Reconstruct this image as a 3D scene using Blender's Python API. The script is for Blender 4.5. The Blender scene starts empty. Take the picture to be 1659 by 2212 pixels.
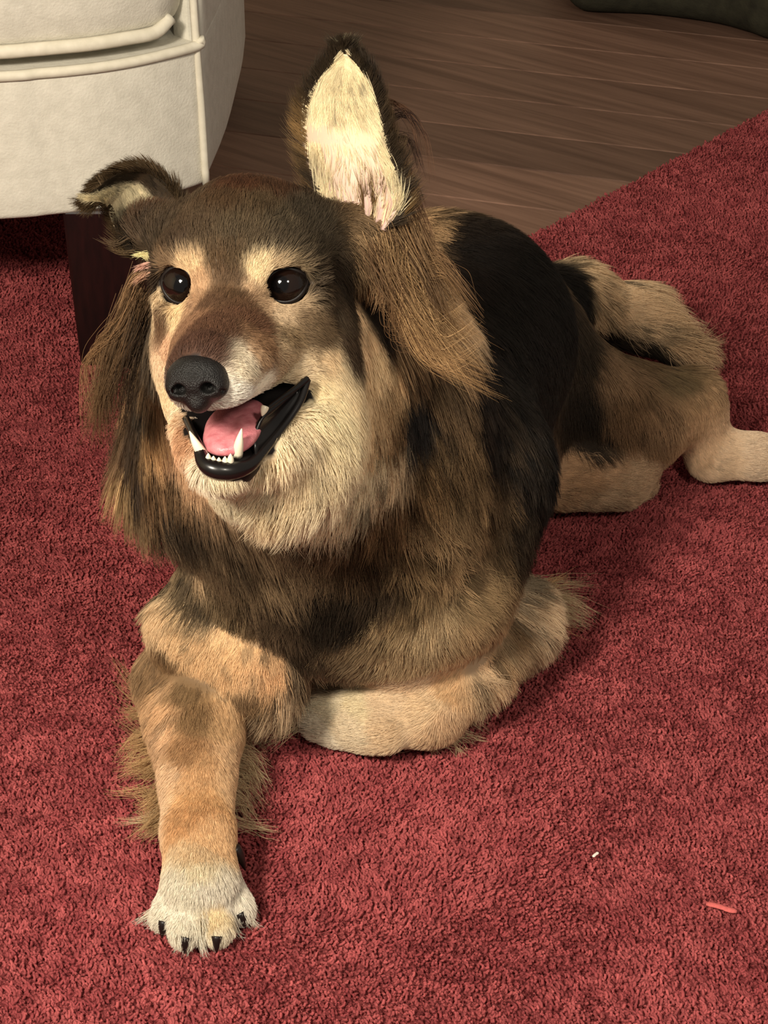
import bpy, math, random
import numpy as np
from mathutils import Vector, Matrix
from mathutils.bvhtree import BVHTree
from mathutils.kdtree import KDTree

random.seed(7)
rng = np.random.default_rng(11)
scene = bpy.context.scene
col = scene.collection

# ------------------------------------------------------------------ camera
FPX, IW, IH = 4500.0, 1659.0, 2212.0
PITCH = math.radians(32.0)
CAM = np.array([0.0, -1.425, 0.89])
cam_d = bpy.data.cameras.new('camera')
cam_d.sensor_width = 36.0
cam_d.sensor_fit = 'AUTO'
cam_d.lens = FPX / IH * 36.0
cam_d.clip_start = 0.02
cam = bpy.data.objects.new('camera', cam_d)
cam.location = CAM
cam.rotation_euler = (math.radians(90) - PITCH, 0, 0)
col.objects.link(cam)
scene.camera = cam

# ------------------------------------------------------------------ world, lamps, exposure
world = bpy.data.worlds.new('room_ambience')
scene.world = world
world.use_nodes = True
bg = world.node_tree.nodes['Background']
bg.inputs[0].default_value = (1.0, 0.90, 0.78, 1)
bg.inputs[1].default_value = 0.085


def lamp(name, loc, power, radius, color):
    d = bpy.data.lights.new(name, 'POINT')
    d.energy = power
    d.shadow_soft_size = radius
    d.color = color
    o = bpy.data.objects.new(name, d)
    o.location = loc
    col.objects.link(o)
    return o


WARM = (1.0, 0.90, 0.75)
lamp('room_lamp', (-0.60, -1.40, 1.24), 33, 0.11, WARM)
lamp('room_lamp', (-0.48, -1.44, 1.27), 13, 0.08, WARM)
lamp('room_lamp', (0.40, -1.45, 1.28), 11, 0.09, WARM)
vs = scene.view_settings
vs.view_transform = 'Standard'
vs.look = 'None'
vs.exposure = 1.5
vs.gamma = 1.0
vs.use_curve_mapping = False
scene.cycles.max_bounces = 4
scene.cycles.diffuse_bounces = 2
scene.cycles.glossy_bounces = 2
scene.cycles.transmission_bounces = 2

# ------------------------------------------------------------------ measuring helpers
_fw = np.array([0, math.cos(PITCH), -math.sin(PITCH)])
_up = np.array([0, math.sin(PITCH), math.cos(PITCH)])
_rt = np.array([1.0, 0, 0])


def ray(u, v):
    return _fw + (_rt * (u - IW / 2) - _up * (v - IH / 2)) / FPX


def at(u, v, z=0.0):
    """place measured in the photograph, at height z above the floor"""
    d = ray(u, v)
    return CAM + d * ((z - CAM[2]) / d[2])


def aty(u, v, y):
    d = ray(u, v)
    return CAM + d * ((y - CAM[1]) / d[1])


# ------------------------------------------------------------------ generic helpers
def srgb(r, g, b):
    c = np.array([r, g, b], float) / 255.0
    return np.where(c <= 0.04045, c / 12.92, ((c + 0.055) / 1.055) ** 2.4)


def props(o, label=None, cat=None, kind=None, group=None):
    if label:
        o['label'] = label
    if cat:
        o['category'] = cat
    if kind:
        o['kind'] = kind
    if group:
        o['group'] = group
    return o


def empty(name, loc):
    o = bpy.data.objects.new(name, None)
    o.location = loc
    o.empty_display_size = 0.05
    col.objects.link(o)
    return o


def mesh_obj(name, verts, faces, mat, parent=None, smooth=True):
    me = bpy.data.meshes.new(name)
    me.from_pydata([tuple(map(float, v)) for v in verts], [], [tuple(map(int, f)) for f in faces])
    me.update()
    if smooth:
        me.polygons.foreach_set('use_smooth', np.ones(len(me.polygons), bool))
    if mat:
        me.materials.append(mat)
    o = bpy.data.objects.new(name, me)
    col.objects.link(o)
    if parent:
        o.parent = parent
        o.matrix_parent_inverse = Matrix.Translation(-Vector(parent.location))
    return o


def set_vcol(o, name, arr):
    a = o.data.attributes.new(name, 'FLOAT_COLOR', 'POINT')
    c = np.ones((len(arr), 4), np.float32)
    c[:, :3] = arr
    a.data.foreach_set('color', c.ravel())


def norm(v):
    v = np.asarray(v, float)
    return v / np.maximum(np.linalg.norm(v, axis=-1, keepdims=True), 1e-12)


def tube(path, radii, seg=10, cap=True):
    """round tube along a path with a radius for every point"""
    P = np.asarray(path, float)
    n = len(P)
    R = np.broadcast_to(np.asarray(radii, float), (n,))
    T = norm(np.gradient(P, axis=0))
    ref = np.array([0, 0, 1.0]) if abs(T[0][2]) < 0.9 else np.array([1.0, 0, 0])
    N = norm(np.cross(T[0], ref))
    vs_, fs = [], []
    for i in range(n):
        N = norm(N - T[i] * (N @ T[i]))
        B = np.cross(T[i], N)
        for k in range(seg):
            a = 2 * math.pi * k / seg
            vs_.append(P[i] + R[i] * (math.cos(a) * N + math.sin(a) * B))
    for i in range(n - 1):
        for k in range(seg):
            k2 = (k + 1) % seg
            fs.append((i * seg + k, i * seg + k2, (i + 1) * seg + k2, (i + 1) * seg + k))
    if cap:
        fs.append(tuple(range(seg - 1, -1, -1)))
        fs.append(tuple(range((n - 1) * seg, n * seg)))
    return vs_, fs


def smooth_path(pts, n):
    """Catmull-Rom through the points"""
    P = np.asarray(pts, float)
    P = np.vstack([2 * P[0] - P[1], P, 2 * P[-1] - P[-2]])
    m = len(P) - 3
    out = []
    for q in np.linspace(0, m - 1e-6, n):
        i = int(q)
        t = q - i
        a, b, c, d = P[i], P[i + 1], P[i + 2], P[i + 3]
        out.append(0.5 * (2 * b + (c - a) * t + (2 * a - 5 * b + 4 * c - d) * t * t + (3 * b - a - 3 * c + d) * t ** 3))
    return np.array(out)


def vnoise(P, freq, seed=0):
    """smooth value noise in 0..1"""
    q = np.asarray(P, float) * freq + 100.0
    i = np.floor(q).astype(np.int64)
    f = q - i
    f = f * f * (3 - 2 * f)

    def hsh(a, b, c):
        h = (a * 374761393 + b * 668265263 + c * 2147483647 + seed * 974711) & 0xFFFFFFFF
        h = ((h ^ (h >> 13)) * 1274126177) & 0xFFFFFFFF
        return ((h ^ (h >> 16)) & 0xFFFF) / 65535.0

    r = 0
    for dx in (0, 1):
        for dy in (0, 1):
            for dz in (0, 1):
                w = (f[:, 0] if dx else 1 - f[:, 0]) * (f[:, 1] if dy else 1 - f[:, 1]) * (f[:, 2] if dz else 1 - f[:, 2])
                r = r + w * hsh(i[:, 0] + dx, i[:, 1] + dy, i[:, 2] + dz)
    return r


# ------------------------------------------------------------------ materials
def new_mat(name):
    m = bpy.data.materials.new(name)
    m.use_nodes = True
    nt = m.node_tree
    return m, nt, nt.nodes['Principled BSDF']


def plain(name, rgb, rough=0.5, spec=0.5, coat=0.0):
    m, nt, b = new_mat(name)
    b.inputs['Base Color'].default_value = (*rgb, 1)
    b.inputs['Roughness'].default_value = rough
    b.inputs['Specular IOR Level'].default_value = spec
    b.inputs['Coat Weight'].default_value = coat
    b.inputs['Coat Roughness'].default_value = 0.05
    return m


def mottled(name, rgb_a, rgb_b, scale, rough=0.8, spec=0.2, bump=0.0, bump_scale=None, stretch=(1, 1, 1), detail=4):
    m, nt, b = new_mat(name)
    tc = nt.nodes.new('ShaderNodeTexCoord')
    mp = nt.nodes.new('ShaderNodeMapping')
    mp.inputs['Scale'].default_value = stretch
    nz = nt.nodes.new('ShaderNodeTexNoise')
    nz.inputs['Scale'].default_value = scale
    nz.inputs['Detail'].default_value = detail
    cr = nt.nodes.new('ShaderNodeValToRGB')
    cr.color_ramp.elements[0].position = 0.3
    cr.color_ramp.elements[1].position = 0.7
    cr.color_ramp.elements[0].color = (*rgb_a, 1)
    cr.color_ramp.elements[1].color = (*rgb_b, 1)
    nt.links.new(tc.outputs['Object'], mp.inputs['Vector'])
    nt.links.new(mp.outputs[0], nz.inputs['Vector'])
    nt.links.new(nz.outputs['Fac'], cr.inputs['Fac'])
    nt.links.new(cr.outputs[0], b.inputs['Base Color'])
    b.inputs['Roughness'].default_value = rough
    b.inputs['Specular IOR Level'].default_value = spec
    if bump:
        n2 = nt.nodes.new('ShaderNodeTexNoise')
        n2.inputs['Scale'].default_value = bump_scale or scale * 4
        n2.inputs['Detail'].default_value = 3
        bp = nt.nodes.new('ShaderNodeBump')
        bp.inputs['Strength'].default_value = bump
        bp.inputs['Distance'].default_value = 0.002
        nt.links.new(mp.outputs[0], n2.inputs['Vector'])
        nt.links.new(n2.outputs['Fac'], bp.inputs['Height'])
        nt.links.new(bp.outputs[0], b.inputs['Normal'])
    return m


def attr_mat(name, attr, rough=0.7, spec=0.2, rough_attr=None, sheen=0.0):
    m, nt, b = new_mat(name)
    a = nt.nodes.new('ShaderNodeAttribute')
    a.attribute_name = attr
    nt.links.new(a.outputs['Color'], b.inputs['Base Color'])
    b.inputs['Roughness'].default_value = rough
    b.inputs['Specular IOR Level'].default_value = spec
    b.inputs['Sheen Weight'].default_value = sheen
    return m


def fur_material(name, attr):
    """strand colour with some light passing through the strands"""
    m, nt, b = new_mat(name)
    a = nt.nodes.new('ShaderNodeAttribute')
    a.attribute_name = attr
    b.inputs['Roughness'].default_value = 0.55
    b.inputs['Specular IOR Level'].default_value = 0.2
    tr = nt.nodes.new('ShaderNodeBsdfTranslucent')
    mx = nt.nodes.new('ShaderNodeMixShader')
    mx.inputs[0].default_value = 0.15
    nt.links.new(a.outputs['Color'], b.inputs['Base Color'])
    nt.links.new(a.outputs['Color'], tr.inputs['Color'])
    nt.links.new(b.outputs[0], mx.inputs[1])
    nt.links.new(tr.outputs[0], mx.inputs[2])
    nt.links.new(mx.outputs[0], nt.nodes['Material Output'].inputs['Surface'])
    return m


def wood_mat(name, rgb_a, rgb_b, direction):
    """plank wood: grain streaks along the board, each board its own tone"""
    m, nt, b = new_mat(name)
    tc = nt.nodes.new('ShaderNodeTexCoord')
    oi = nt.nodes.new('ShaderNodeObjectInfo')
    mp = nt.nodes.new('ShaderNodeMapping')
    mp.inputs['Rotation'].default_value = (0, 0, -direction)
    mp2 = nt.nodes.new('ShaderNodeMapping')
    mp2.inputs['Scale'].default_value = (1.6, 34, 1)
    ad = nt.nodes.new('ShaderNodeVectorMath')
    ad.operation = 'ADD'
    sc_ = nt.nodes.new('ShaderNodeVectorMath')
    sc_.operation = 'SCALE'
    sc_.inputs['Scale'].default_value = 13.0
    nt.links.new(oi.outputs['Random'], sc_.inputs[0])
    nt.links.new(tc.outputs['Object'], mp.inputs['Vector'])
    nt.links.new(mp.outputs[0], mp2.inputs['Vector'])
    nt.links.new(mp2.outputs[0], ad.inputs[0])
    nt.links.new(sc_.outputs[0], ad.inputs[1])
    nz = nt.nodes.new('ShaderNodeTexNoise')
    nz.inputs['Scale'].default_value = 2.2
    nz.inputs['Detail'].default_value = 6
    nz.inputs['Roughness'].default_value = 0.62
    nt.links.new(ad.outputs[0], nz.inputs['Vector'])
    cr = nt.nodes.new('ShaderNodeValToRGB')
    cr.color_ramp.elements[0].position = 0.32
    cr.color_ramp.elements[1].position = 0.72
    cr.color_ramp.elements[0].color = (*rgb_a, 1)
    cr.color_ramp.elements[1].color = (*rgb_b, 1)
    nt.links.new(nz.outputs['Fac'], cr.inputs['Fac'])
    hv = nt.nodes.new('ShaderNodeHueSaturation')
    mr = nt.nodes.new('ShaderNodeMapRange')
    mr.inputs['To Min'].default_value = 0.72
    mr.inputs['To Max'].default_value = 1.25
    nt.links.new(oi.outputs['Random'], mr.inputs['Value'])
    nt.links.new(mr.outputs[0], hv.inputs['Value'])
    nt.links.new(cr.outputs[0], hv.inputs['Color'])
    nt.links.new(hv.outputs[0], b.inputs['Base Color'])
    b.inputs['Roughness'].default_value = 0.5
    b.inputs['Specular IOR Level'].default_value = 0.3
    bp = nt.nodes.new('ShaderNodeBump')
    bp.inputs['Strength'].default_value = 0.15
    bp.inputs['Distance'].default_value = 0.001
    nt.links.new(nz.outputs['Fac'], bp.inputs['Height'])
    nt.links.new(bp.outputs[0], b.inputs['Normal'])
    return m


def hair_object(name, pts, rad, colr, mat, parent):
    """pts (n,k,3), rad (n,k), colr (n,k,3): strands as one hair-curves object"""
    n, k = pts.shape[:2]
    cu = bpy.data.hair_curves.new(name)
    cu.add_curves([k] * n)
    cu.position_data.foreach_set('vector', np.ascontiguousarray(pts, np.float32).ravel())
    ra = cu.attributes.get('radius') or cu.attributes.new('radius', 'FLOAT', 'POINT')
    ra.data.foreach_set('value', np.ascontiguousarray(rad, np.float32).ravel())
    ca = cu.attributes.new('strand_color', 'FLOAT_COLOR', 'POINT')
    c4 = np.ones((n * k, 4), np.float32)
    c4[:, :3] = colr.reshape(-1, 3)
    ca.data.foreach_set('color', c4.ravel())
    cu.materials.append(mat)
    o = bpy.data.objects.new(name, cu)
    col.objects.link(o)
    if parent:
        o.parent = parent
        o.matrix_parent_inverse = Matrix.Translation(-Vector(parent.location))
    return o


# ------------------------------------------------------------------ surface from a distance field (naive surface nets)
class Field:
    def __init__(self, lo, hi, h):
        self.lo, self.h = np.asarray(lo, float), h
        self.n = np.ceil((np.asarray(hi) - self.lo) / h).astype(int) + 1
        self.D = np.full(self.n, 0.08, np.float32)

    def block(self, lo, hi):
        a = np.clip(np.floor((lo - self.lo) / self.h).astype(int), 0, self.n - 1)
        b = np.clip(np.ceil((hi - self.lo) / self.h).astype(int) + 1, 1, self.n)
        sl = tuple(slice(a[i], b[i]) for i in range(3))
        ax = [(self.lo[i] + self.h * np.arange(a[i], b[i])).astype(np.float32) for i in range(3)]
        X = np.stack(np.meshgrid(*ax, indexing='ij'), -1)
        return sl, X

    def _mix(self, sl, d, k, cut):
        A = self.D[sl]
        if cut:
            hh = np.clip(0.5 - 0.5 * (A + d) / k, 0, 1)
            self.D[sl] = A * (1 - hh) - d * hh + k * hh * (1 - hh)
        else:
            hh = np.clip(0.5 + 0.5 * (d - A) / k, 0, 1)
            self.D[sl] = d * (1 - hh) + A * hh - k * hh * (1 - hh)

    def cone(self, a, b, ra, rb, k=0.02, cut=False):
        a, b = np.asarray(a, float), np.asarray(b, float)
        m = max(ra, rb) + k + 0.02
        sl, X = self.block(np.minimum(a, b) - m, np.maximum(a, b) + m)
        ab = b - a
        t = np.clip(((X - a.astype(np.float32)) @ ab.astype(np.float32)) / max(ab @ ab, 1e-9), 0, 1)
        d = np.linalg.norm(X - a.astype(np.float32) - t[..., None] * ab.astype(np.float32), axis=-1) - (ra + (rb - ra) * t)
        self._mix(sl, d, k, cut)

    def ell(self, c, r, axes=None, k=0.02, cut=False):
        c, r = np.asarray(c, float), np.asarray(r, float)
        axes = np.eye(3) if axes is None else np.asarray(axes)
        m = r.max() + k + 0.02
        sl, X = self.block(c - m, c + m)
        Q = (X - c.astype(np.float32)) @ axes.T.astype(np.float32)
        k0 = np.linalg.norm(Q / r.astype(np.float32), axis=-1)
        k1 = np.linalg.norm(Q / (r * r).astype(np.float32), axis=-1)
        d = np.where(k1 > 1e-6, k0 * (k0 - 1) / np.maximum(k1, 1e-6), -r.min())
        self._mix(sl, d.astype(np.float32), k, cut)

    def mesh(self, smooth=2):
        D, h = self.D, self.h
        S = D < 0
        n = np.array(D.shape)
        c = [slice(0, -1), slice(1, None)]
        cnt = np.zeros(n - 1, np.int8)
        for i in (0, 1):
            for j in (0, 1):
                for k in (0, 1):
                    cnt += S[c[i], c[j], c[k]]
        act = (cnt > 0) & (cnt < 8)
        idx = np.full(n - 1, -1, np.int64)
        cells = np.argwhere(act)
        idx[act] = np.arange(len(cells))
        acc = np.zeros((len(cells), 3))
        num = np.zeros(len(cells))
        corners = np.array([[i, j, k] for i in (0, 1) for j in (0, 1) for k in (0, 1)])
        vals = np.stack([D[tuple((cells + o).T)] for o in corners], 1)
        for p in range(8):
            for q in range(p + 1, 8):
                if np.abs(corners[p] - corners[q]).sum() != 1:
                    continue
                va, vb = vals[:, p], vals[:, q]
                ok = (va < 0) != (vb < 0)
                t = np.where(ok, va / np.where(ok, va - vb, 1), 0)
                acc += np.where(ok[:, None], corners[p] + t[:, None] * (corners[q] - corners[p]), 0)
                num += ok
        V = self.lo + h * (cells + acc / num[:, None])
        F = []
        for ax in range(3):
            o1, o2 = [(1, 2), (2, 0), (0, 1)][ax]
            sa = [slice(None)] * 3
            sb = [slice(None)] * 3
            sa[ax], sb[ax] = slice(0, -1), slice(1, None)
            A, B = S[tuple(sa)], S[tuple(sb)]
            for sgn in (0, 1):
                e = np.argwhere((A & ~B) if sgn == 0 else (~A & B))
                e = e[(e[:, o1] > 0) & (e[:, o2] > 0) & (e[:, o1] < n[o1] - 1) & (e[:, o2] < n[o2] - 1)]
                u1 = np.zeros(3, int)
                u1[o1] = 1
                u2 = np.zeros(3, int)
                u2[o2] = 1
                q = [idx[tuple((e - u1 - u2).T)], idx[tuple((e - u2).T)], idx[tuple(e.T)], idx[tuple((e - u1).T)]]
                q = np.stack(q if sgn == 0 else q[::-1], 1)
                F.append(q)
        F = np.concatenate(F)
        for _ in range(smooth):
            s = np.zeros_like(V)
            w = np.zeros(len(V))
            for a, b in ((0, 1), (1, 2), (2, 3), (3, 0)):
                np.add.at(s, F[:, a], V[F[:, b]])
                np.add.at(s, F[:, b], V[F[:, a]])
                np.add.at(w, F[:, a], 1)
                np.add.at(w, F[:, b], 1)
            V = V + 0.6 * (s / w[:, None] - V)
        return V, F


def vnormals(V, F):
    fn = np.cross(V[F[:, 2]] - V[F[:, 0]], V[F[:, 3]] - V[F[:, 1]])
    N = np.zeros_like(V)
    for i in range(4):
        np.add.at(N, F[:, i], fn)
    return norm(N)


# ------------------------------------------------------------------ floor of wooden planks
BOARD = math.radians(-18.5)
bd = np.array([math.cos(BOARD), math.sin(BOARD), 0])
bn = np.array([-math.sin(BOARD), math.cos(BOARD), 0])
floor_mat = mottled('subfloor', (0.02, 0.012, 0.008), (0.03, 0.018, 0.012), 20, rough=0.9)
floor = mesh_obj('floor', [(x, y, z) for z in (-0.06, -0.028) for x, y in ((-2.2, -1.9), (2.4, -1.9), (2.4, 2.7), (-2.2, 2.7))],
                 [(3, 2, 1, 0), (4, 5, 6, 7), (0, 1, 5, 4), (1, 2, 6, 5), (2, 3, 7, 6), (3, 0, 4, 7)], floor_mat, smooth=False)
props(floor, 'brown wooden strip floor behind the red carpet', kind='structure')
wood = wood_mat('plank_wood', srgb(108, 80, 65), srgb(148, 114, 95), BOARD)
PW, PL = 0.1, 5.2
row0 = 0.745 - 0.4


def plank_mesh():
    g, bv = 0.0006, 0.0012
    x0, x1, y0, y1 = -PL / 2 + g, PL / 2 - g, -PW / 2 + g, PW / 2 - g
    z0, z1, z2 = -0.027, -0.0105 - bv, -0.0105
    V = [(x0, y0, z0), (x1, y0, z0), (x1, y1, z0), (x0, y1, z0), (x0, y0, z1), (x1, y0, z1), (x1, y1, z1), (x0, y1, z1),
         (x0 + bv, y0 + bv, z2), (x1 - bv, y0 + bv, z2), (x1 - bv, y1 - bv, z2), (x0 + bv, y1 - bv, z2)]
    F = [(0, 1, 5, 4), (1, 2, 6, 5), (2, 3, 7, 6), (3, 0, 4, 7), (4, 5, 9, 8), (5, 6, 10, 9), (6, 7, 11, 10), (7, 4, 8, 11), (8, 9, 10, 11)]
    me = bpy.data.meshes.new('plank')
    me.from_pydata(V, [], F)
    me.materials.append(wood)
    return me


pm = plank_mesh()
for r in range(19):
    off = [0.3, 0.1, 0.4, 0.2][r % 4]
    for q in range(0, 1):
        c = bd * (q * PL + off) + bn * (row0 + PW * (r + 0.5))
        if not (-2.2 < c[0] < 2.6 and -0.3 < c[1] < 2.9):
            continue
        o = bpy.data.objects.new('plank', pm)
        o.location = (c[0], c[1], 0)
        o.rotation_euler = (0, 0, BOARD)
        o.parent = floor
        col.objects.link(o)

wall_mat = mottled('wall_paint', srgb(196, 184, 160), srgb(206, 194, 170), 6, rough=0.85, bump=0.1, bump_scale=200)


def wall(name, x0, x1, y0, y1, label):
    V = [(x, y, z) for z in (-0.06, 2.5) for x, y in ((x0, y0), (x1, y0), (x1, y1), (x0, y1))]
    o = mesh_obj(name, V, [(3, 2, 1, 0), (4, 5, 6, 7), (0, 1, 5, 4), (1, 2, 6, 5), (2, 3, 7, 6), (3, 0, 4, 7)], wall_mat, smooth=False)
    props(o, label, kind='structure')


wall('wall_back', -2.3, 2.5, 2.7, 2.8, 'plain painted wall far behind the dog')
wall('wall_left', -2.3, -2.2, -1.9, 2.7, 'plain painted wall beyond the armchair')

# ------------------------------------------------------------------ red carpet
e1, e2 = at(1170, 490), at(1659, 230)
ed = norm(e2 - e1)
corner = e1 - ed * 0.21
rp = [(-1.5, -1.15), (1.6, -1.15), tuple((e1 + ed * ((1.6 - e1[0]) / ed[0]))[:2]), tuple(corner[:2]),
      tuple((corner + np.array([-ed[1], ed[0], 0]) * 1.6)[:2]), (-1.5, 1.5)]
rug = empty('rug', (0, 0, -0.0105))
props(rug, 'red plush pile carpet under the dog and the armchair', 'rug')
red_a, red_b = srgb(128, 58, 60), srgb(162, 82, 82)
rug_mat = mottled('carpet_backing', red_a * 0.6, red_b * 0.7, 260, rough=1.0, spec=0.0, bump=0.8, bump_scale=500)
nR = len(rp)
mesh_obj('backing', [(x, y, -0.0104) for x, y in rp] + [(x, y, -0.006) for x, y in rp],
         [tuple(range(nR - 1, -1, -1)), tuple(range(nR, 2 * nR))] + [(i, (i + 1) % nR, nR + (i + 1) % nR, nR + i) for i in range(nR)],
         rug_mat, rug, smooth=False)


def in_rug(x, y):
    c = np.zeros(len(x), bool)
    for i in range(nR):
        (xa, ya), (xb, yb) = rp[i], rp[(i + 1) % nR]
        cr = (ya > y) != (yb > y)
        c ^= cr & (x < (xb - xa) * (y - ya) / (yb - ya + 1e-12) + xa)
    return c


def make_pile():
    X = []
    for y0, y1, sp in ((-0.72, 0.15, 0.0022), (0.15, 1.35, 0.0029)):
        gx, gy = np.meshgrid(np.arange(-0.85, 0.95, sp), np.arange(y0, y1, sp))
        p = np.stack([gx.ravel(), gy.ravel()], 1) + rng.uniform(-0.7, 0.7, (gx.size, 2)) * sp
        d = (p[:, 1] + 1.425) * 0.848 + 0.47
        X.append(p[(np.abs(p[:, 0] - 0.02) < 0.185 * d + 0.16)])
    p = np.concatenate(X)
    p = p[in_rug(p[:, 0], p[:, 1])]
    n = len(p)
    P3 = np.column_stack([p, np.zeros(n)])
    lean_a = vnoise(P3, 5.0, 3) * 6.3 + vnoise(P3, 40, 4) * 3
    lean = 0.0004 + 0.0012 * vnoise(P3, 9, 5)
    hgt = 0.0046 * (0.68 + 0.48 * vnoise(P3, 190, 6)) * rng.uniform(0.8, 1.1, n)
    dirv = np.stack([np.cos(lean_a), np.sin(lean_a)], 1) * lean[:, None] + rng.normal(0, 0.0012, (n, 2))
    K = 4
    pts = np.zeros((n, K, 3))
    ph = rng.uniform(0, 6.28, n)
    for i in range(K):
        t = i / (K - 1)
        cu = 0.0008 * np.stack([np.cos(ph + 4 * t), np.sin(ph + 4 * t)], 1) * min(1, 2 * t)
        pts[:, i, :2] = p + dirv * t ** 1.4 + cu
        pts[:, i, 2] = -0.0062 + hgt * t
    rad = np.linspace(1.0, 0.75, K)[None] * rng.uniform(0.00085, 0.00125, (n, 1))
    f = (0.76 + 0.40 * vnoise(P3, 200, 8) + rng.normal(0, 0.06, n))
    big = 0.9 + 0.2 * vnoise(P3, 6, 9)
    mixv = np.clip(vnoise(P3, 90, 10) + rng.normal(0, 0.15, n), 0, 1)[:, None]
    c = (red_a * (1 - mixv) + red_b * mixv) * 1.18 * (f * big)[:, None]
    colr = np.repeat(c[:, None], K, 1)
    o = hair_object('pile', pts, rad, colr, attr_mat('carpet_pile', 'strand_color', 0.95, 0.03), rug)
    props(o, kind='stuff')


make_pile()

# ------------------------------------------------------------------ cream armchair
cream_mat = mottled('cream_upholstery', srgb(218, 213, 198), srgb(232, 227, 212), 90, rough=0.75, spec=0.2, bump=0.25, bump_scale=420)
pipe_mat = mottled('cream_piping', srgb(222, 215, 195), srgb(236, 229, 210), 120, rough=0.6, spec=0.25)
leg_mat = mottled('mahogany_leg', srgb(24, 9, 9), srgb(38, 14, 13), 30, rough=0.4, spec=0.4, stretch=(6, 6, 1))


def offset(poly, d):
    P = np.asarray(poly, float)
    a, b = np.roll(P, 1, 0), np.roll(P, -1, 0)
    t1, t2 = norm(P - a), norm(b - P)
    n1 = np.stack([t1[:, 1], -t1[:, 0]], 1)
    n2 = np.stack([t2[:, 1], -t2[:, 0]], 1)
    m = norm(n1 + n2)
    return P + m * (d / np.clip((m * n1).sum(1), 0.5, 1))[:, None]


def slab(poly, z0, z1, rb, flare=None, steps=4):
    """extruded outline (counter-clockwise) with rounded lower and upper edges"""
    rings = []
    for i in range(steps + 1):
        a = math.pi / 2 * i / steps
        rings.append((-rb * (1 - math.sin(a)), z0 + rb * (1 - math.cos(a))))
    for i in range(1, 6):
        rings.append((0.0, z0 + rb + (z1 - z0 - 2 * rb) * i / 6))
    for i in range(steps + 1):
        a = math.pi / 2 * i / steps
        rings.append((-rb * (1 - math.cos(a)), z1 - rb * (1 - math.sin(a))))
    n = len(poly)
    V, F = [], []
    for off, z in rings:
        f = flare((z - z0) / (z1 - z0)) if flare else 0
        for x, y in offset(poly, off + f):
            V.append((x, y, z))
    for r in range(len(rings) - 1):
        for i in range(n):
            j = (i + 1) % n
            F.append((r * n + i, r * n + j, (r + 1) * n + j, (r + 1) * n + i))
    F.append(tuple(range(n - 1, -1, -1)))
    F.append(tuple(range((len(rings) - 1) * n, len(rings) * n)))
    return V, F


K0 = at(443, 400, 0.15)
front = smooth_path([(-0.96, 0.345), (-0.86, 0.275), (-0.70, 0.228), (-0.52, 0.212)] + [tuple(at(u, v, 0.15)[:2]) for u, v in ((0, 478), (115, 468), (230, 455), (345, 431), (443, 400))], 40)
side = smooth_path([tuple(K0[:2])] + [tuple(at(u, v, 0.15)[:2]) for u, v in ((488, 290), (514, 190), (526, 130))] + [(-0.150, 0.74), (-0.180, 0.88), (-0.21, 1.0)], 18)[1:]
outline = np.vstack([front, side, [(-0.26, 1.06), (-0.92, 1.06)], [(-0.99, 1.0), (-1.0, 0.7), (-0.985, 0.45)]])
chair = empty('armchair', (-0.55, 0.62, -0.0006))
props(chair, 'cream upholstered armchair with piped seat cushion and dark wood legs', 'armchair')
mesh_obj('seat_base', *slab(outline, 0.15, 0.280, 0.006), cream_mat, chair)
# piping along the top edge of the front rail and down the front corner
rail = smooth_path([(x, y, 0.280) for x, y in offset(outline, 0.001)[:40:3]] + [tuple(np.append(offset(outline, 0.001)[39], 0.286))], 50)
mesh_obj('piping', *tube(rail, 0.0046, 10), pipe_mat, chair)
mesh_obj('piping', *tube(smooth_path([(K0[0] + 0.001, K0[1] - 0.001, 0.151), (K0[0], K0[1], 0.22), (K0[0] - 0.002, K0[1] + 0.001, 0.29), (K0[0] - 0.004, K0[1] + 0.012, 0.40), (K0[0] - 0.004, K0[1] + 0.03, 0.60)], 24), 0.0036, 8), pipe_mat, chair)
# arms: the near one is a thin panel at the front and a padded block behind
nf, ns = len(front), len(side)
sidep = np.vstack([front[-1:], side])
arm_o = np.vstack([sidep + np.array([0.0, 0.004]), [(-0.30, 1.03), (-0.27, 0.46), (-0.19, 0.40), (-0.183, 0.335)]])
mesh_obj('arm', *slab(arm_o, 0.152, 0.60, 0.004, flare=lambda t: 0.0), cream_mat, chair)
arm_l = [(-0.985, 0.46), (-0.88, 0.46), (-0.88, 1.03), (-0.99, 1.02), (-1.0, 0.7)]
mesh_obj('arm', *slab(arm_l, 0.27, 0.60, 0.02), cream_mat, chair)
mesh_obj('backrest', *slab([(-0.93, 0.92), (-0.25, 0.92), (-0.26, 1.06), (-0.92, 1.06)], 0.27, 0.86, 0.025), cream_mat, chair)
cush_o = np.vstack([offset(outline, -0.010)[2:37], [(-0.181, 0.318), (-0.179, 0.34), (-0.185, 0.395), (-0.275, 0.42), (-0.275, 0.92), (-0.87, 0.92), (-0.875, 0.44), (-0.95, 0.42)]])
cushion = mesh_obj('seat_cushion', *slab(cush_o, 0.296, 0.43, 0.014, flare=lambda t: 0.012 * math.sin(math.pi * t)), cream_mat, chair)
for zz in (0.2985, 0.427):
    ring = offset(cush_o, 0.004)[:35]
    lift = [0.0] * 35
    mesh_obj('piping', *tube(smooth_path([(x, y, zz) for x, y in ring[::3]] + [(ring[-1][0] + 0.004, ring[-1][1] + 0.006, zz + 0.008)], 60), 0.0058, 10), pipe_mat, cushion)
kx = offset(outline, -0.012)


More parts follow.
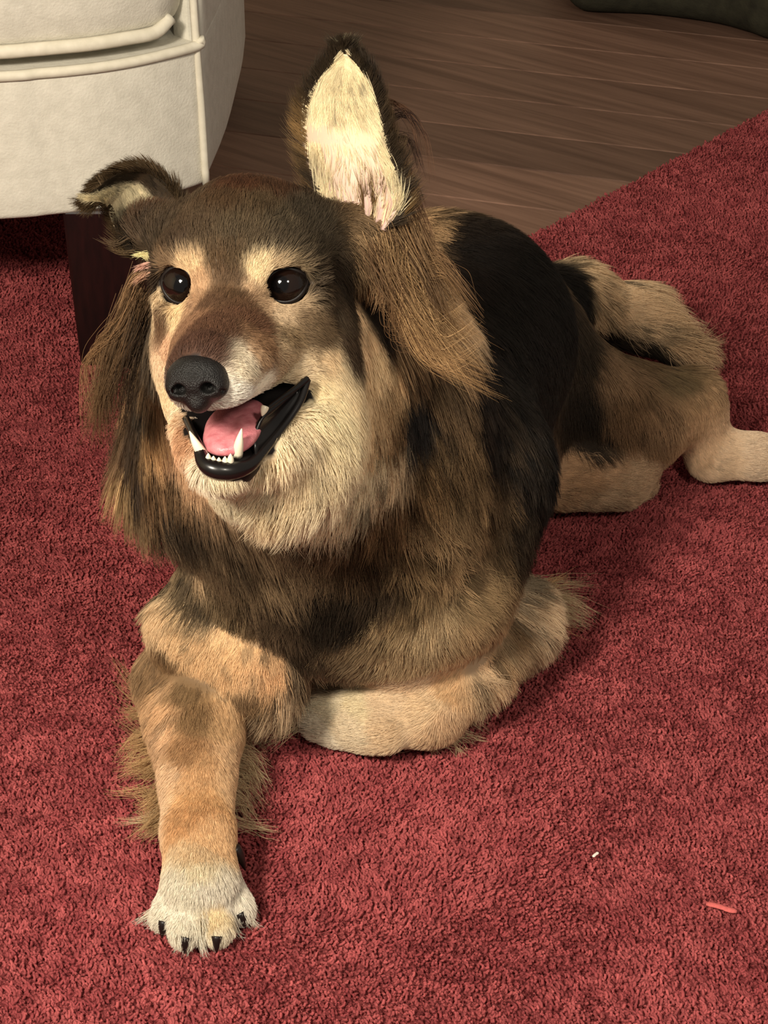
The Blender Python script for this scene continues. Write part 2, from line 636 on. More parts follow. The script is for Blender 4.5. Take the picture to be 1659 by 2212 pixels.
def leg(x0, x1, y0, y1):
    tp = 0.004
    V = [(x0 + tp, y0 + tp, -0.0006), (x1 - tp, y0 + tp, -0.0006), (x1 - tp, y1 - tp, -0.0006), (x0 + tp, y1 - tp, -0.0006), (x0, y0, 0.153), (x1, y0, 0.153), (x1, y1, 0.153), (x0, y1, 0.153)]
    o = mesh_obj('leg', V, [(3, 2, 1, 0), (4, 5, 6, 7), (0, 1, 5, 4), (1, 2, 6, 5), (2, 3, 7, 6), (3, 0, 4, 7)], leg_mat, chair, smooth=False)
    m = o.modifiers.new('b', 'BEVEL')
    m.width = 0.003
    m.segments = 2


leg(-0.280, -0.178, 0.248, 0.345)
leg(-0.95, -0.86, 0.36, 0.45)
leg(-0.27, -0.18, 0.95, 1.04)
leg(-0.95, -0.86, 0.95, 1.04)

# ------------------------------------------------------------------ dark padded cushion on the wood floor
bed_mat = mottled('charcoal_cloth', srgb(46, 44, 36), srgb(62, 60, 48), 60, rough=0.9, spec=0.15, bump=0.3, bump_scale=300)
bo = [tuple(at(u, v, 0.0)[:2]) for u, v in ((1222, -30), (1228, 0), (1258, 20), (1400, 27), (1530, 44), (1600, 62), (1659, 80))]
bo = smooth_path([(0.28, 1.62), (0.245, 1.45)] + bo + [(0.56, 1.13), (0.66, 1.25), (0.76, 1.42), (0.80, 1.60), (0.72, 1.74), (0.5, 1.78)], 60)
bed = empty('floor_cushion', (0.5, 1.45, -0.0105))
props(bed, 'dark charcoal padded floor cushion on the wood floor, top right corner', 'cushion')
mesh_obj('bolster', *slab(bo, -0.0102, 0.13, 0.03, flare=lambda t: 0.015 * math.sin(math.pi * t), steps=6), bed_mat, bed)
mesh_obj('pad', *slab(offset(bo, -0.12), 0.12, 0.15, 0.012), bed_mat, bed)

# ------------------------------------------------------------------ the dog: pose of the head
DOG = empty('dog', (0.03, -0.15, 0.0))
props(DOG, 'long-haired brown, black and tan dog lying on the red carpet, mouth open', 'dog')
HU = 0.01071
_y, _p, _r = math.radians(-8.4), math.radians(-19.0), math.radians(6.9)
hh = np.array([math.sin(_y) * math.cos(_p), -math.cos(_y) * math.cos(_p), -math.sin(_p)])
s0 = np.array([math.cos(_y), math.sin(_y), 0])
n0 = -np.cross(hh, s0)
n0 = n0 if n0[2] > 0 else -n0
hs = math.cos(_r) * s0 + math.sin(_r) * n0
hn = np.cross(hh, hs)
hn = hn if hn[2] > 0 else -hn
HO = np.array([-0.081, -0.41, 0.399])
HAX = np.stack([hh, hs, hn])


def H(a, b, c):
    """head space: forward, to the dog's left, up (in head units from between the eyes)"""
    return HO + HU * (a * hh + b * hs + c * hn)


def HP(u, v, a):
    """a place on the face measured in the photograph, at forward distance a"""
    d = ray(u, v)
    t = ((HO + HU * a * hh - CAM) @ hh) / (d @ hh)
    return CAM + d * t


def toH(P):
    return ((np.asarray(P) - HO) @ HAX.T) / HU


# ------------------------------------------------------------------ body surface
BF = Field((-0.30, -0.60, -0.01), (0.46, 0.40, 0.56), 0.0032)
# trunk
BF.ell((-0.008, -0.225, 0.160), (0.080, 0.112, 0.130), k=0.03)
BF.cone((-0.005, -0.20, 0.165), (0.046, -0.05, 0.182), 0.092, 0.084, 0.03)
BF.cone((0.046, -0.05, 0.178), (0.085, 0.070, 0.118), 0.084, 0.070, 0.03)
BF.cone((0.010, -0.16, 0.095), (0.075, 0.045, 0.080), 0.088, 0.078, 0.03)
# neck and ruff
BF.cone(H(-5.0, 0, -3.5), (-0.03, -0.245, 0.255), 0.056, 0.078, 0.04)
BF.cone(H(-3.6, 0.4, -6.8), (-0.035, -0.285, 0.215), 0.042, 0.075, 0.04)
BF.ell((-0.035, -0.300, 0.165), (0.078, 0.052, 0.085), k=0.04)
BF.ell((-0.085, -0.280, 0.235), (0.045, 0.055, 0.075), k=0.03)
BF.ell((0.005, -0.270, 0.225), (0.050, 0.055, 0.080), k=0.03)
BF.cone((-0.112, -0.285, 0.300), (-0.118, -0.265, 0.205), 0.030, 0.046, 0.03)
# right foreleg (left in the photograph): shoulder, upper arm, forearm, paw
BF.cone((-0.055, -0.24, 0.150), at(440, 1350, 0.100), 0.046, 0.033, 0.03)
BF.cone(at(418, 1358, 0.100), at(565, 1440, 0.085), 0.026, 0.028, 0.010)
BF.cone(at(400, 1470, 0.055), at(425, 1560, 0.050), 0.032, 0.029, 0.015)
BF.cone(at(425, 1560, 0.050), at(430, 1800, 0.036), 0.028, 0.0185, 0.012)
BF.cone(at(430, 1800, 0.036), at(434, 1900, 0.027), 0.0195, 0.0225, 0.012)
for (u0, v0), (u1, v1), r1 in (((402, 1895), (358, 1978), .0088), ((420, 1905), (402, 2010), .0098), ((447, 1905), (468, 2008), .0098), ((468, 1890), (516, 1962), .0090)):
    BF.cone(at(u0, v0, 0.024), at(u1, v1, 0.0100), 0.012, r1, 0.003)
# left foreleg (right in the photograph): shoulder, upper arm, folded forearm, wrist and paw
BF.cone((0.050, -0.22, 0.17), at(915, 1270, 0.115), 0.060, 0.052, 0.03)
BF.cone(at(915, 1270, 0.11), at(870, 1370, 0.080), 0.050, 0.036, 0.02)
BF.cone(at(1085, 1340, 0.050), at(1010, 1410, 0.055), 0.036, 0.029, 0.015)
BF.cone(at(1010, 1425, 0.055), at(930, 1520, 0.036), 0.024, 0.0245, 0.010)
BF.cone(at(920, 1525, 0.033), at(800, 1550, 0.029), 0.0245, 0.022, 0.010)
for (u0, v0), (u1, v1), z1, r1 in (((830, 1520), (712, 1515), .032, .0105), ((820, 1545), (686, 1540), .022, .0115), ((820, 1565), (690, 1568), .0125, .0105), ((840, 1575), (730, 1588), .0085, .0085)):
    BF.cone(at(u0, v0, 0.030), at(u1, v1, z1), 0.014, r1, 0.006)
# hind quarters: left thigh, lower leg, hind foot; right hind foot below the belly
BF.cone((0.120, 0.050, 0.088), (0.200, 0.035, 0.066), 0.058, 0.041, 0.03)
BF.cone((0.200, 0.035, 0.066), at(1488, 875, 0.065), 0.040, 0.026, 0.02)
BF.cone(at(1490, 870, 0.070), at(1535, 975, 0.028), 0.026, 0.0195, 0.012)
BF.cone(at(1540, 978, 0.027), at(1625, 985, 0.026), 0.0215, 0.019, 0.010)
for (u0, v0), (u1, v1), z1 in (((1620, 970), (1690, 968), .026), ((1620, 985), (1698, 990), .018), ((1615, 995), (1688, 1012), .013)):
    BF.cone(at(u0, v0, 0.026), at(u1, v1, z1), 0.0125, 0.0105, 0.006)
BF.cone(at(1200, 1010, 0.045), at(1330, 1020, 0.035), 0.032, 0.029, 0.015)
for (u0, v0), (u1, v1), z1 in (((1310, 1000), (1382, 985), .040), ((1310, 1020), (1392, 1010), .030), ((1310, 1035), (1388, 1038), .018), ((1310, 1045), (1372, 1052), .012)):
    BF.cone(at(u0, v0, 0.034), at(u1, v1, z1), 0.015, 0.0115, 0.006)
# tail lying on the carpet
BF.cone((0.105, 0.125, 0.110), (0.165, 0.235, 0.072), 0.040, 0.030, 0.03)
BF.cone((0.165, 0.235, 0.072), (0.225, 0.255, 0.048), 0.030, 0.024, 0.02)
BF.cone((0.225, 0.255, 0.048), (0.262, 0.225, 0.032), 0.024, 0.016, 0.02)
# skull, brow, cheeks, muzzle, jaw
BF.ell(H(-4.2, 0, 0.3), np.array([5.2, 4.5, 4.8]) * HU, HAX, k=0.02)
BF.ell(H(-1.6, 0, 0.6), np.array([2.6, 3.4, 2.9]) * HU, HAX, k=0.02)
for sg in (-1, 1):
    BF.ell(H(-2.6, 2.8 * sg, -3.6), np.array([3.4, 1.9, 3.0]) * HU, HAX, k=0.015)
    BF.cone(H(0.8, 1.3 * sg, -3.0), H(7.0, 0.85 * sg, -3.75), 1.95 * HU, 1.20 * HU, 0.012)
BF.cone(H(0.3, 0, -1.9), H(7.4, 0, -2.75), 2.0 * HU, 1.35 * HU, 0.014)
EYES = [(HP(613, 618, -0.2), 1), (HP(389, 617, -0.2), -1)]
for ep, sg in EYES:
    BF.ell(ep + HU * (-1.0 * hh + 1.05 * hn - 0.1 * sg * hs), np.array([1.3, 1.4, 0.9]) * HU, HAX, k=0.012)
    BF.ell(ep + HU * (-0.6 * hh - 1.0 * hn), np.array([1.3, 1.4, 0.9]) * HU, HAX, k=0.012)
for sg in (-1, 1):
    BF.cone(H(-1.5, 2.8 * sg, -6.2), H(3.2, 1.8 * sg, -7.8), 1.5 * HU, 1.0 * HU, 0.010)
BF.cone(H(-1.0, 0, -7.8), H(5.0, 0, -8.35), 2.1 * HU, 1.1 * HU, 0.012)
BF.ell(H(5.2, 0, -8.25), np.array([1.4, 1.5, 0.85]) * HU, HAX, k=0.008)
BF.ell(H(-1.6, 2.6, -8.2), np.array([3.2, 2.8, 3.0]) * HU, HAX, k=0.02)
BF.ell(H(-1.2, 0.4, -9.6), np.array([3.2, 3.0, 2.4]) * HU, HAX, k=0.02)
# bases of the ears
BF.cone(H(-4.6, 2.6, 1.6), HP(775, 520, -7.0), 2.2 * HU, 1.9 * HU, 0.015)
BF.cone(H(-4.0, -2.6, 1.0), HP(335, 500, -5.2), 2.0 * HU, 1.25 * HU, 0.015)
# eye sockets and mouth opening
for ep, sg in EYES:
    BF.ell(ep + HU * (-0.1 * hh), np.array([1.4, 1.3, 1.1]) * HU, HAX, k=0.004, cut=True)
CAV = [(H(1.4, 0, -5.5), np.array([1.6, 3.9, 0.9])), (H(3.2, 0.1, -6.1), np.array([2.5, 2.6, 1.3])), (H(5.6, 0, -6.4), np.array([2.9, 1.75, 1.3]))]
for c_, r_ in CAV:
    BF.ell(c_, r_ * HU, HAX, k=0.003, cut=True)
BV, BFc = BF.mesh(2)
BV[:, 2] = np.maximum(BV[:, 2], 0.0006)
BN = vnormals(BV, BFc)
bvh = BVHTree.FromPolygons([tuple(v) for v in BV], [tuple(map(int, f)) for f in BFc])


def hit(u, v):
    d = ray(u, v)
    h_ = bvh.ray_cast(Vector(CAM), Vector(d).normalized())
    if h_[0] is None:
        h_ = None
        for k in range(1, 30):     # just outside the body: take the nearest place on it
            q = CAM + d * (1.15 + 0.03 * k)
            n_ = bvh.find_nearest(Vector(q))
            if h_ is None or n_[3] < h_[3]:
                h_ = n_
    return np.array(h_[0]), np.array(h_[1])
# ------------------------------------------------------------------ eyes
eye_mat = attr_mat('eye_gloss', 'eye_color', 0.07, 0.55)
eye_mat.node_tree.nodes['Principled BSDF'].inputs['Coat Weight'].default_value = 0.0
eye_mat.node_tree.nodes['Principled BSDF'].inputs['Coat Roughness'].default_value = 0.03
lid_mat = plain('eyelid_skin', srgb(24, 18, 16), 0.45, 0.4)


def make_eye(ep, sg):
    r = 1.22 * HU
    c = ep - 0.80 * HU * hh + 0.10 * sg * HU * -hs
    g = norm(CAM - c + np.array([-0.25, 0, 0.0]))
    a1 = norm(np.cross(np.array([0, 0, 1.0]), -g))
    a1 = a1 if a1[0] > 0 else -a1
    a2 = np.cross(g, a1)
    a2 = a2 if a2[2] > 0 else -a2
    V, F, C = [], [], []
    n1, n2 = 28, 40
    for i in range(n1 + 1):
        th = math.pi * i / n1
        for j in range(n2):
            ph = 2 * math.pi * j / n2
            V.append(c + r * (math.cos(th) * g + math.sin(th) * (math.cos(ph) * a1 + math.sin(ph) * a2)))
            C.append(srgb(6, 5, 6) if th < 0.42 else (srgb(24, 14, 10) if th < 0.88 else srgb(22, 16, 14)))
    for i in range(n1):
        for j in range(n2):
            F.append((i * n2 + j, i * n2 + (j + 1) % n2, (i + 1) * n2 + (j + 1) % n2, (i + 1) * n2 + j))
    o = mesh_obj('eye', V, F, eye_mat, DOG)
    set_vcol(o, 'eye_color', np.array(C))
    o['label'] = 'glossy dark brown eye'
    # almond-shaped black rim of the eyelids
    q = norm(hh * 0.93 + hs * sg * 0.22 + hn * 0.05)
    e1_ = norm(hs - q * (hs @ q))
    e2_ = np.cross(q, e1_)
    e2_ = e2_ if e2_ @ hn > 0 else -e2_
    tl = 0.20 * sg
    V, F = [], []
    m = 40
    rings = [(1.02, 0.78, 0.985), (1.05, 0.81, 1.05), (1.14, 0.90, 1.06), (1.28, 1.05, 1.01), (1.45, 1.22, 0.84)]
    for A, B, rr in rings:
        for j in range(m):
            ph = 2 * math.pi * j / m
            x = A * math.cos(ph) * (1.0 + (0.10 if rr > 0.9 else 0) * abs(math.cos(ph)) ** 6)
            y = B * math.sin(ph) * (1 - 0.18 * math.cos(ph) ** 2)
            x, y = x * math.cos(tl) - y * math.sin(tl), x * math.sin(tl) + y * math.cos(tl)
            if sg < 0:
                x *= 0.86
                y *= 1.10
            z = math.sqrt(max(0.05, 1.22 ** 2 - min(x * x + y * y, 1.42)))
            p = np.array([x, y, z])
            p = p / np.linalg.norm(p) * 1.22 * rr if rr > 0.9 else p * rr
            V.append(c + HU * (p[0] * e1_ + p[1] * e2_ + p[2] * q))
    for i in range(len(rings) - 1):
        for j in range(m):
            F.append((i * m + j, i * m + (j + 1) % m, (i + 1) * m + (j + 1) % m, (i + 1) * m + j))
    l = mesh_obj('eyelid', V, F, lid_mat, o)
    return c


eye_centres = [make_eye(*e) for e in EYES]

# ------------------------------------------------------------------ nose
nose_c = HP(428, 818, 8.2)
NF = Field(nose_c - 0.034, nose_c + 0.034, 0.0007)
NF.ell(nose_c, np.array([1.25, 1.42, 1.18]) * HU, HAX, k=0.004)
NF.ell(nose_c + HU * (0.25 * hh + 0.15 * hn), np.array([1.15, 1.35, 0.85]) * HU, HAX, k=0.004)
for sg in (-1, 1):
    NF.ell(nose_c + HU * (0.35 * hh + 0.85 * sg * hs - 0.35 * hn), np.array([0.85, 0.62, 0.62]) * HU, HAX, k=0.003)
NF.ell(nose_c + HU * (0.2 * hh - 1.0 * hn), np.array([0.9, 0.55, 0.6]) * HU, HAX, k=0.004)
for sg in (-1, 1):
    p_ = nose_c + HU * (1.15 * hh + 0.66 * sg * hs - 0.30 * hn)
    NF.ell(p_, np.array([0.62, 0.30, 0.27]) * HU, HAX, k=0.0015, cut=True)
    NF.cone(p_ + HU * (-0.1 * hh + 0.25 * sg * hs - 0.02 * hn), p_ + HU * (-0.55 * hh + 0.75 * sg * hs - 0.28 * hn), 0.13 * HU, 0.09 * HU, 0.001, cut=True)
NF.cone(nose_c + HU * (1.45 * hh - 0.35 * hn), nose_c + HU * (1.15 * hh - 1.6 * hn), 0.07 * HU, 0.10 * HU, 0.001, cut=True)
nv, nf_ = NF.mesh(2)
nose_mat = mottled('nose_leather', srgb(14, 13, 12), srgb(25, 23, 22), 700, rough=0.42, spec=0.45, bump=0.55, bump_scale=1500)
nose = mesh_obj('nose', nv, nf_, nose_mat, DOG)
nose['label'] = 'black leathery nose'

# ------------------------------------------------------------------ tongue, lips, teeth
TF = Field(H(3.5, 0.2, -6.6) - 0.045, H(3.5, 0.2, -6.6) + 0.045, 0.0012)
tdir = norm(H(6.0, 0.1, -7.05) - H(2.0, 0.1, -5.9))
tn = norm(np.cross(hs, tdir))
tn = tn if tn @ hn > 0 else -tn
tax = np.stack([tdir, hs, tn])
TF.ell(H(3.3, 0.25, -6.45), np.array([2.75, 1.55, 0.50]) * HU, tax, k=0.004)
TF.ell(H(4.9, 0.2, -6.95), np.array([1.35, 1.15, 0.42]) * HU, tax, k=0.006)
TF.cone(H(1.0, 0.2, -5.0), H(6.3, 0.2, -6.62), 0.20 * HU, 0.16 * HU, 0.006, cut=True)
tv, tf_ = TF.mesh(2)
tongue_mat = mottled('tongue', srgb(196, 110, 118), srgb(222, 142, 148), 240, rough=0.35, spec=0.5, bump=0.2, bump_scale=1200)
tongue = mesh_obj('tongue', tv, tf_, tongue_mat, DOG)
tongue['label'] = 'pink tongue'
lip_mat = plain('wet_black_lip', srgb(18, 15, 14), 0.30, 0.45, 0.15)
lip_pts = [HP(u, v, a) for u, v, a in ((664, 820, 1.5), (648, 868, 2.2), (612, 922, 3.1), (575, 968, 4.3), (542, 1003, 5.4), (505, 1016, 6.2), (465, 1014, 6.5), (440, 998, 6.3), (428, 962, 5.4), (416, 935, 4.0), (402, 905, 2.4))]
lipp = smooth_path(lip_pts, 60)
lt = np.linspace(0, 1, 60)
mesh_obj('lower_lip', *tube(lipp, HU * (0.19 + 0.30 * np.exp(-((lt - 0.56) / 0.20) ** 2)), 12), lip_mat, DOG)
up_pts = [HP(u, v, a) for u, v, a in ((664, 818, 1.6), (640, 838, 2.3), (605, 862, 3.2), (572, 886, 4.2))]
mesh_obj('upper_lip', *tube(smooth_path(up_pts, 30), HU * np.linspace(0.16, 0.10, 30), 8), lip_mat, DOG)
# black lining of the cheek between the lips
ua, la = smooth_path(up_pts, 14), smooth_path(lip_pts[:4] + [HP(548, 985, 5.2)], 14)
V_, F_ = [], []
for i in range(14):
    for k_ in range(5):
        q_ = k_ / 4
        V_.append(ua[i] * (1 - q_) + la[i] * q_ - HU * 0.35 * math.sin(math.pi * q_) * hs - HU * 0.15 * hh)
for i in range(13):
    for k_ in range(4):
        F_.append((i * 5 + k_, i * 5 + k_ + 1, (i + 1) * 5 + k_ + 1, (i + 1) * 5 + k_))
lin = mesh_obj('cheek_lining', V_, F_, lip_mat, DOG)
sm_ = lin.modifiers.new('thickness', 'SOLIDIFY')
sm_.thickness = 0.0015
tooth_mat = plain('tooth_enamel', srgb(240, 230, 205), 0.25, 0.5)


def tooth(base, tip, r, bend=0.0):
    pth = smooth_path([base, base * 0.5 + tip * 0.5 + bend * HU * hh, tip], 8)
    mesh_obj('tooth', *tube(pth, r * HU * np.array([1, 1.02, 0.98, 0.9, 0.76, 0.58, 0.36, 0.10]), 10), tooth_mat, DOG)


tooth(HP(513, 984, 5.7), HP(522, 926, 6.2), 0.26, 0.12)
tooth(HP(443, 990, 5.7), HP(409, 931, 6.0), 0.27, 0.12)
for u, v, rr in ((450, 979, .17), (461, 985, .18), (473, 988, .18), (486, 986, .18), (498, 980, .17)):
    tooth(HP(u, v + 18, 6.35), HP(u, v, 6.6), rr)
tooth(HP(573, 878, 4.3), HP(566, 899, 4.5), 0.20)

# ------------------------------------------------------------------ ears
ear_mat = attr_mat('ear_skin', 'ear_color', 0.7, 0.2)
PINK, PALE, DARKB = srgb(214, 178, 172), srgb(222, 202, 168), srgb(62, 48, 34)


def ear_sheet(rows, cup, thick, nt=34, ns=22, ridges=0.0):
    """rows: (left u,v, right u,v, forward a) from base to tip -> front grid, back grid"""
    Lp = smooth_path([HP(r[0], r[1], r[4]) for r in rows], nt)
    Rp = smooth_path([HP(r[2], r[3], r[5] if len(r) > 5 else r[4]) for r in rows], nt)
    G = np.zeros((nt, ns, 3))
    for i in range(nt):
        t = i / (nt - 1)
        for j in range(ns):
            s = j / (ns - 1)
            d = cup(t) * math.sin(math.pi * s) ** 0.8
            rd = ridges * math.exp(-((t - 0.12) / 0.18) ** 2) * (math.exp(-((s - 0.55) / 0.05) ** 2) + 0.8 * math.exp(-((s - 0.70) / 0.05) ** 2) + 0.9 * math.exp(-((s - 0.90) / 0.06) ** 2))
            G[i, j] = Lp[i] * (1 - s) + Rp[i] * s - hh * HU * (d - rd)
    return G


def ear_object(G, thick, colf, colb):
    nt, ns = G.shape[:2]
    du = np.gradient(G, axis=0)
    dv = np.gradient(G, axis=1)
    N = norm(np.cross(dv, du))
    if (N.reshape(-1, 3) @ hh).mean() < 0:
        N = -N
    sl = np.sin(np.linspace(0, math.pi, ns))[None, :, None] ** 0.5
    tl_ = np.clip((1 - np.linspace(0, 1, nt)) * 6, 0.15, 1)[:, None, None]
    B = G - N * (thick * HU) * (0.25 + 0.75 * sl) * tl_
    V = np.concatenate([G.reshape(-1, 3), B.reshape(-1, 3)])
    m = nt * ns
    F = []
    for i in range(nt - 1):
        for j in range(ns - 1):
            a = i * ns + j
            F.append((a, a + 1, a + ns + 1, a + ns))
            F.append((m + a, m + a + ns, m + a + ns + 1, m + a + 1))
    for i in range(nt - 1):
        a, b = i * ns, i * ns + ns - 1
        F.append((a, a + ns, m + a + ns, m + a))
        F.append((b, m + b, m + b + ns, b + ns))
    for j in range(ns - 1):
        a, b = j, (nt - 1) * ns + j
        F.append((a, m + a, m + a + 1, a + 1))
        F.append((b, b + 1, m + b + 1, m + b))
    o = mesh_obj('ear', V, F, ear_mat, DOG)
    C = np.concatenate([colf.reshape(-1, 3), colb.reshape(-1, 3)])
    set_vcol(o, 'ear_color', C)
    return o, N, B


# the upright ear
earA = ear_sheet([(715, 495, 835, 497, -4.7), (690, 452, 868, 452, -4.7), (672, 385, 866, 398, -4.9), (655, 320, 848, 335, -5.5), (650, 265, 832, 280, -5.7),
                  (662, 215, 818, 230, -5.9), (690, 165, 800, 180, -6.2), (716, 135, 776, 142, -6.4), (732, 117, 752, 118, -6.6)],
                 lambda t: 1.9 * (1 - t) ** 0.7, 0.5, ridges=1.0)
nt, ns = earA.shape[:2]
TT, SS = np.meshgrid(np.linspace(0, 1, nt), np.linspace(0, 1, ns), indexing='ij')
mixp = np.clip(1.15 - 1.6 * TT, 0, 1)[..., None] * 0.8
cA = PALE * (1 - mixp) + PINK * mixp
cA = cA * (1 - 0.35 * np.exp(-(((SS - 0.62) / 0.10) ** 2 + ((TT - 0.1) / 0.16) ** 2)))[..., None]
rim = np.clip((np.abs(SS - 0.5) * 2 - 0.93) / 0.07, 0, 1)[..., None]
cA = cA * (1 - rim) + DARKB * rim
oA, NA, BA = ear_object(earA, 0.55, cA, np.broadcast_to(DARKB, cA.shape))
oA['label'] = 'upright ear with pale pink inside'
# the folded ear: lower edge -> upper edge, from base to tip
earB = ear_sheet([(285, 560, 385, 505, -4.6), (262, 520, 385, 440, -4.5, -5.2), (245, 482, 362, 402, -4.2, -5.4), (236, 455, 325, 372, -3.8, -5.2), (232, 445, 288, 368, -3.4, -4.8),
                  (224, 438, 258, 376, -3.0, -4.2), (212, 434, 230, 392, -2.7, -3.5), (200, 430, 206, 416, -2.5, -2.9)],
                 lambda t: 1.5 * math.sin(math.pi * min(1, 0.25 + 0.8 * t)), 0.5)
mixd = np.clip((SS - 0.52) / 0.16, 0, 1)[..., None]
cB = PALE * 0.85 * (1 - mixd) + DARKB * mixd
low = np.clip((0.30 - TT) / 0.15, 0, 1)[..., None]
cB = cB * (1 - low) + DARKB * 1.2 * low
oB, NB, BB = ear_object(earB, 0.5, cB, np.broadcast_to(DARKB, cB.shape))
oB['label'] = 'folded ear tipped sideways'

# ------------------------------------------------------------------ claws
claw_mat = plain('dark_claw', srgb(28, 22, 20), 0.35, 0.5)
pale_claw = plain('pale_claw', srgb(205, 180, 160), 0.4, 0.4)


def claw(p, q, r, mat):
    p, q = np.asarray(p), np.asarray(q)
    pth = smooth_path([p, p * 0.5 + q * 0.5 + np.array([0, 0, 0.2 * np.linalg.norm(q - p)]), q], 7)
    mesh_obj('claw', *tube(pth, r * np.array([1, 1, 0.92, 0.8, 0.62, 0.4, 0.12]), 8), mat, DOG)


for (u0, v0), (u1, v1) in (((354, 1990), (350, 2026)), ((402, 2024), (398, 2060)), ((468, 2022), (468, 2058)), ((518, 1972), (530, 2006))):
    claw(at(u0, v0, 0.013), at(u1, v1, 0.003), 0.0034, claw_mat)
claw(at(505, 1832, 0.034), at(530, 1880, 0.018), 0.0042, claw_mat)
for (u0, v0), (u1, v1), z in (((692, 1536), (672, 1548), 0.022), ((695, 1566), (674, 1578), 0.011), ((735, 1588), (712, 1596), 0.007)):
    claw(at(u0, v0, z), at(u1, v1, z - 0.005), 0.0028, pale_claw)
for (u0, v0), (u1, v1), z in (((1690, 970), (1714, 980), 0.024), ((1698, 992), (1722, 1004), 0.016), ((1640, 1020), (1664, 1036), 0.010)):
    claw(at(u0, v0, z), at(u1, v1, z - 0.007), 0.0034, pale_claw)
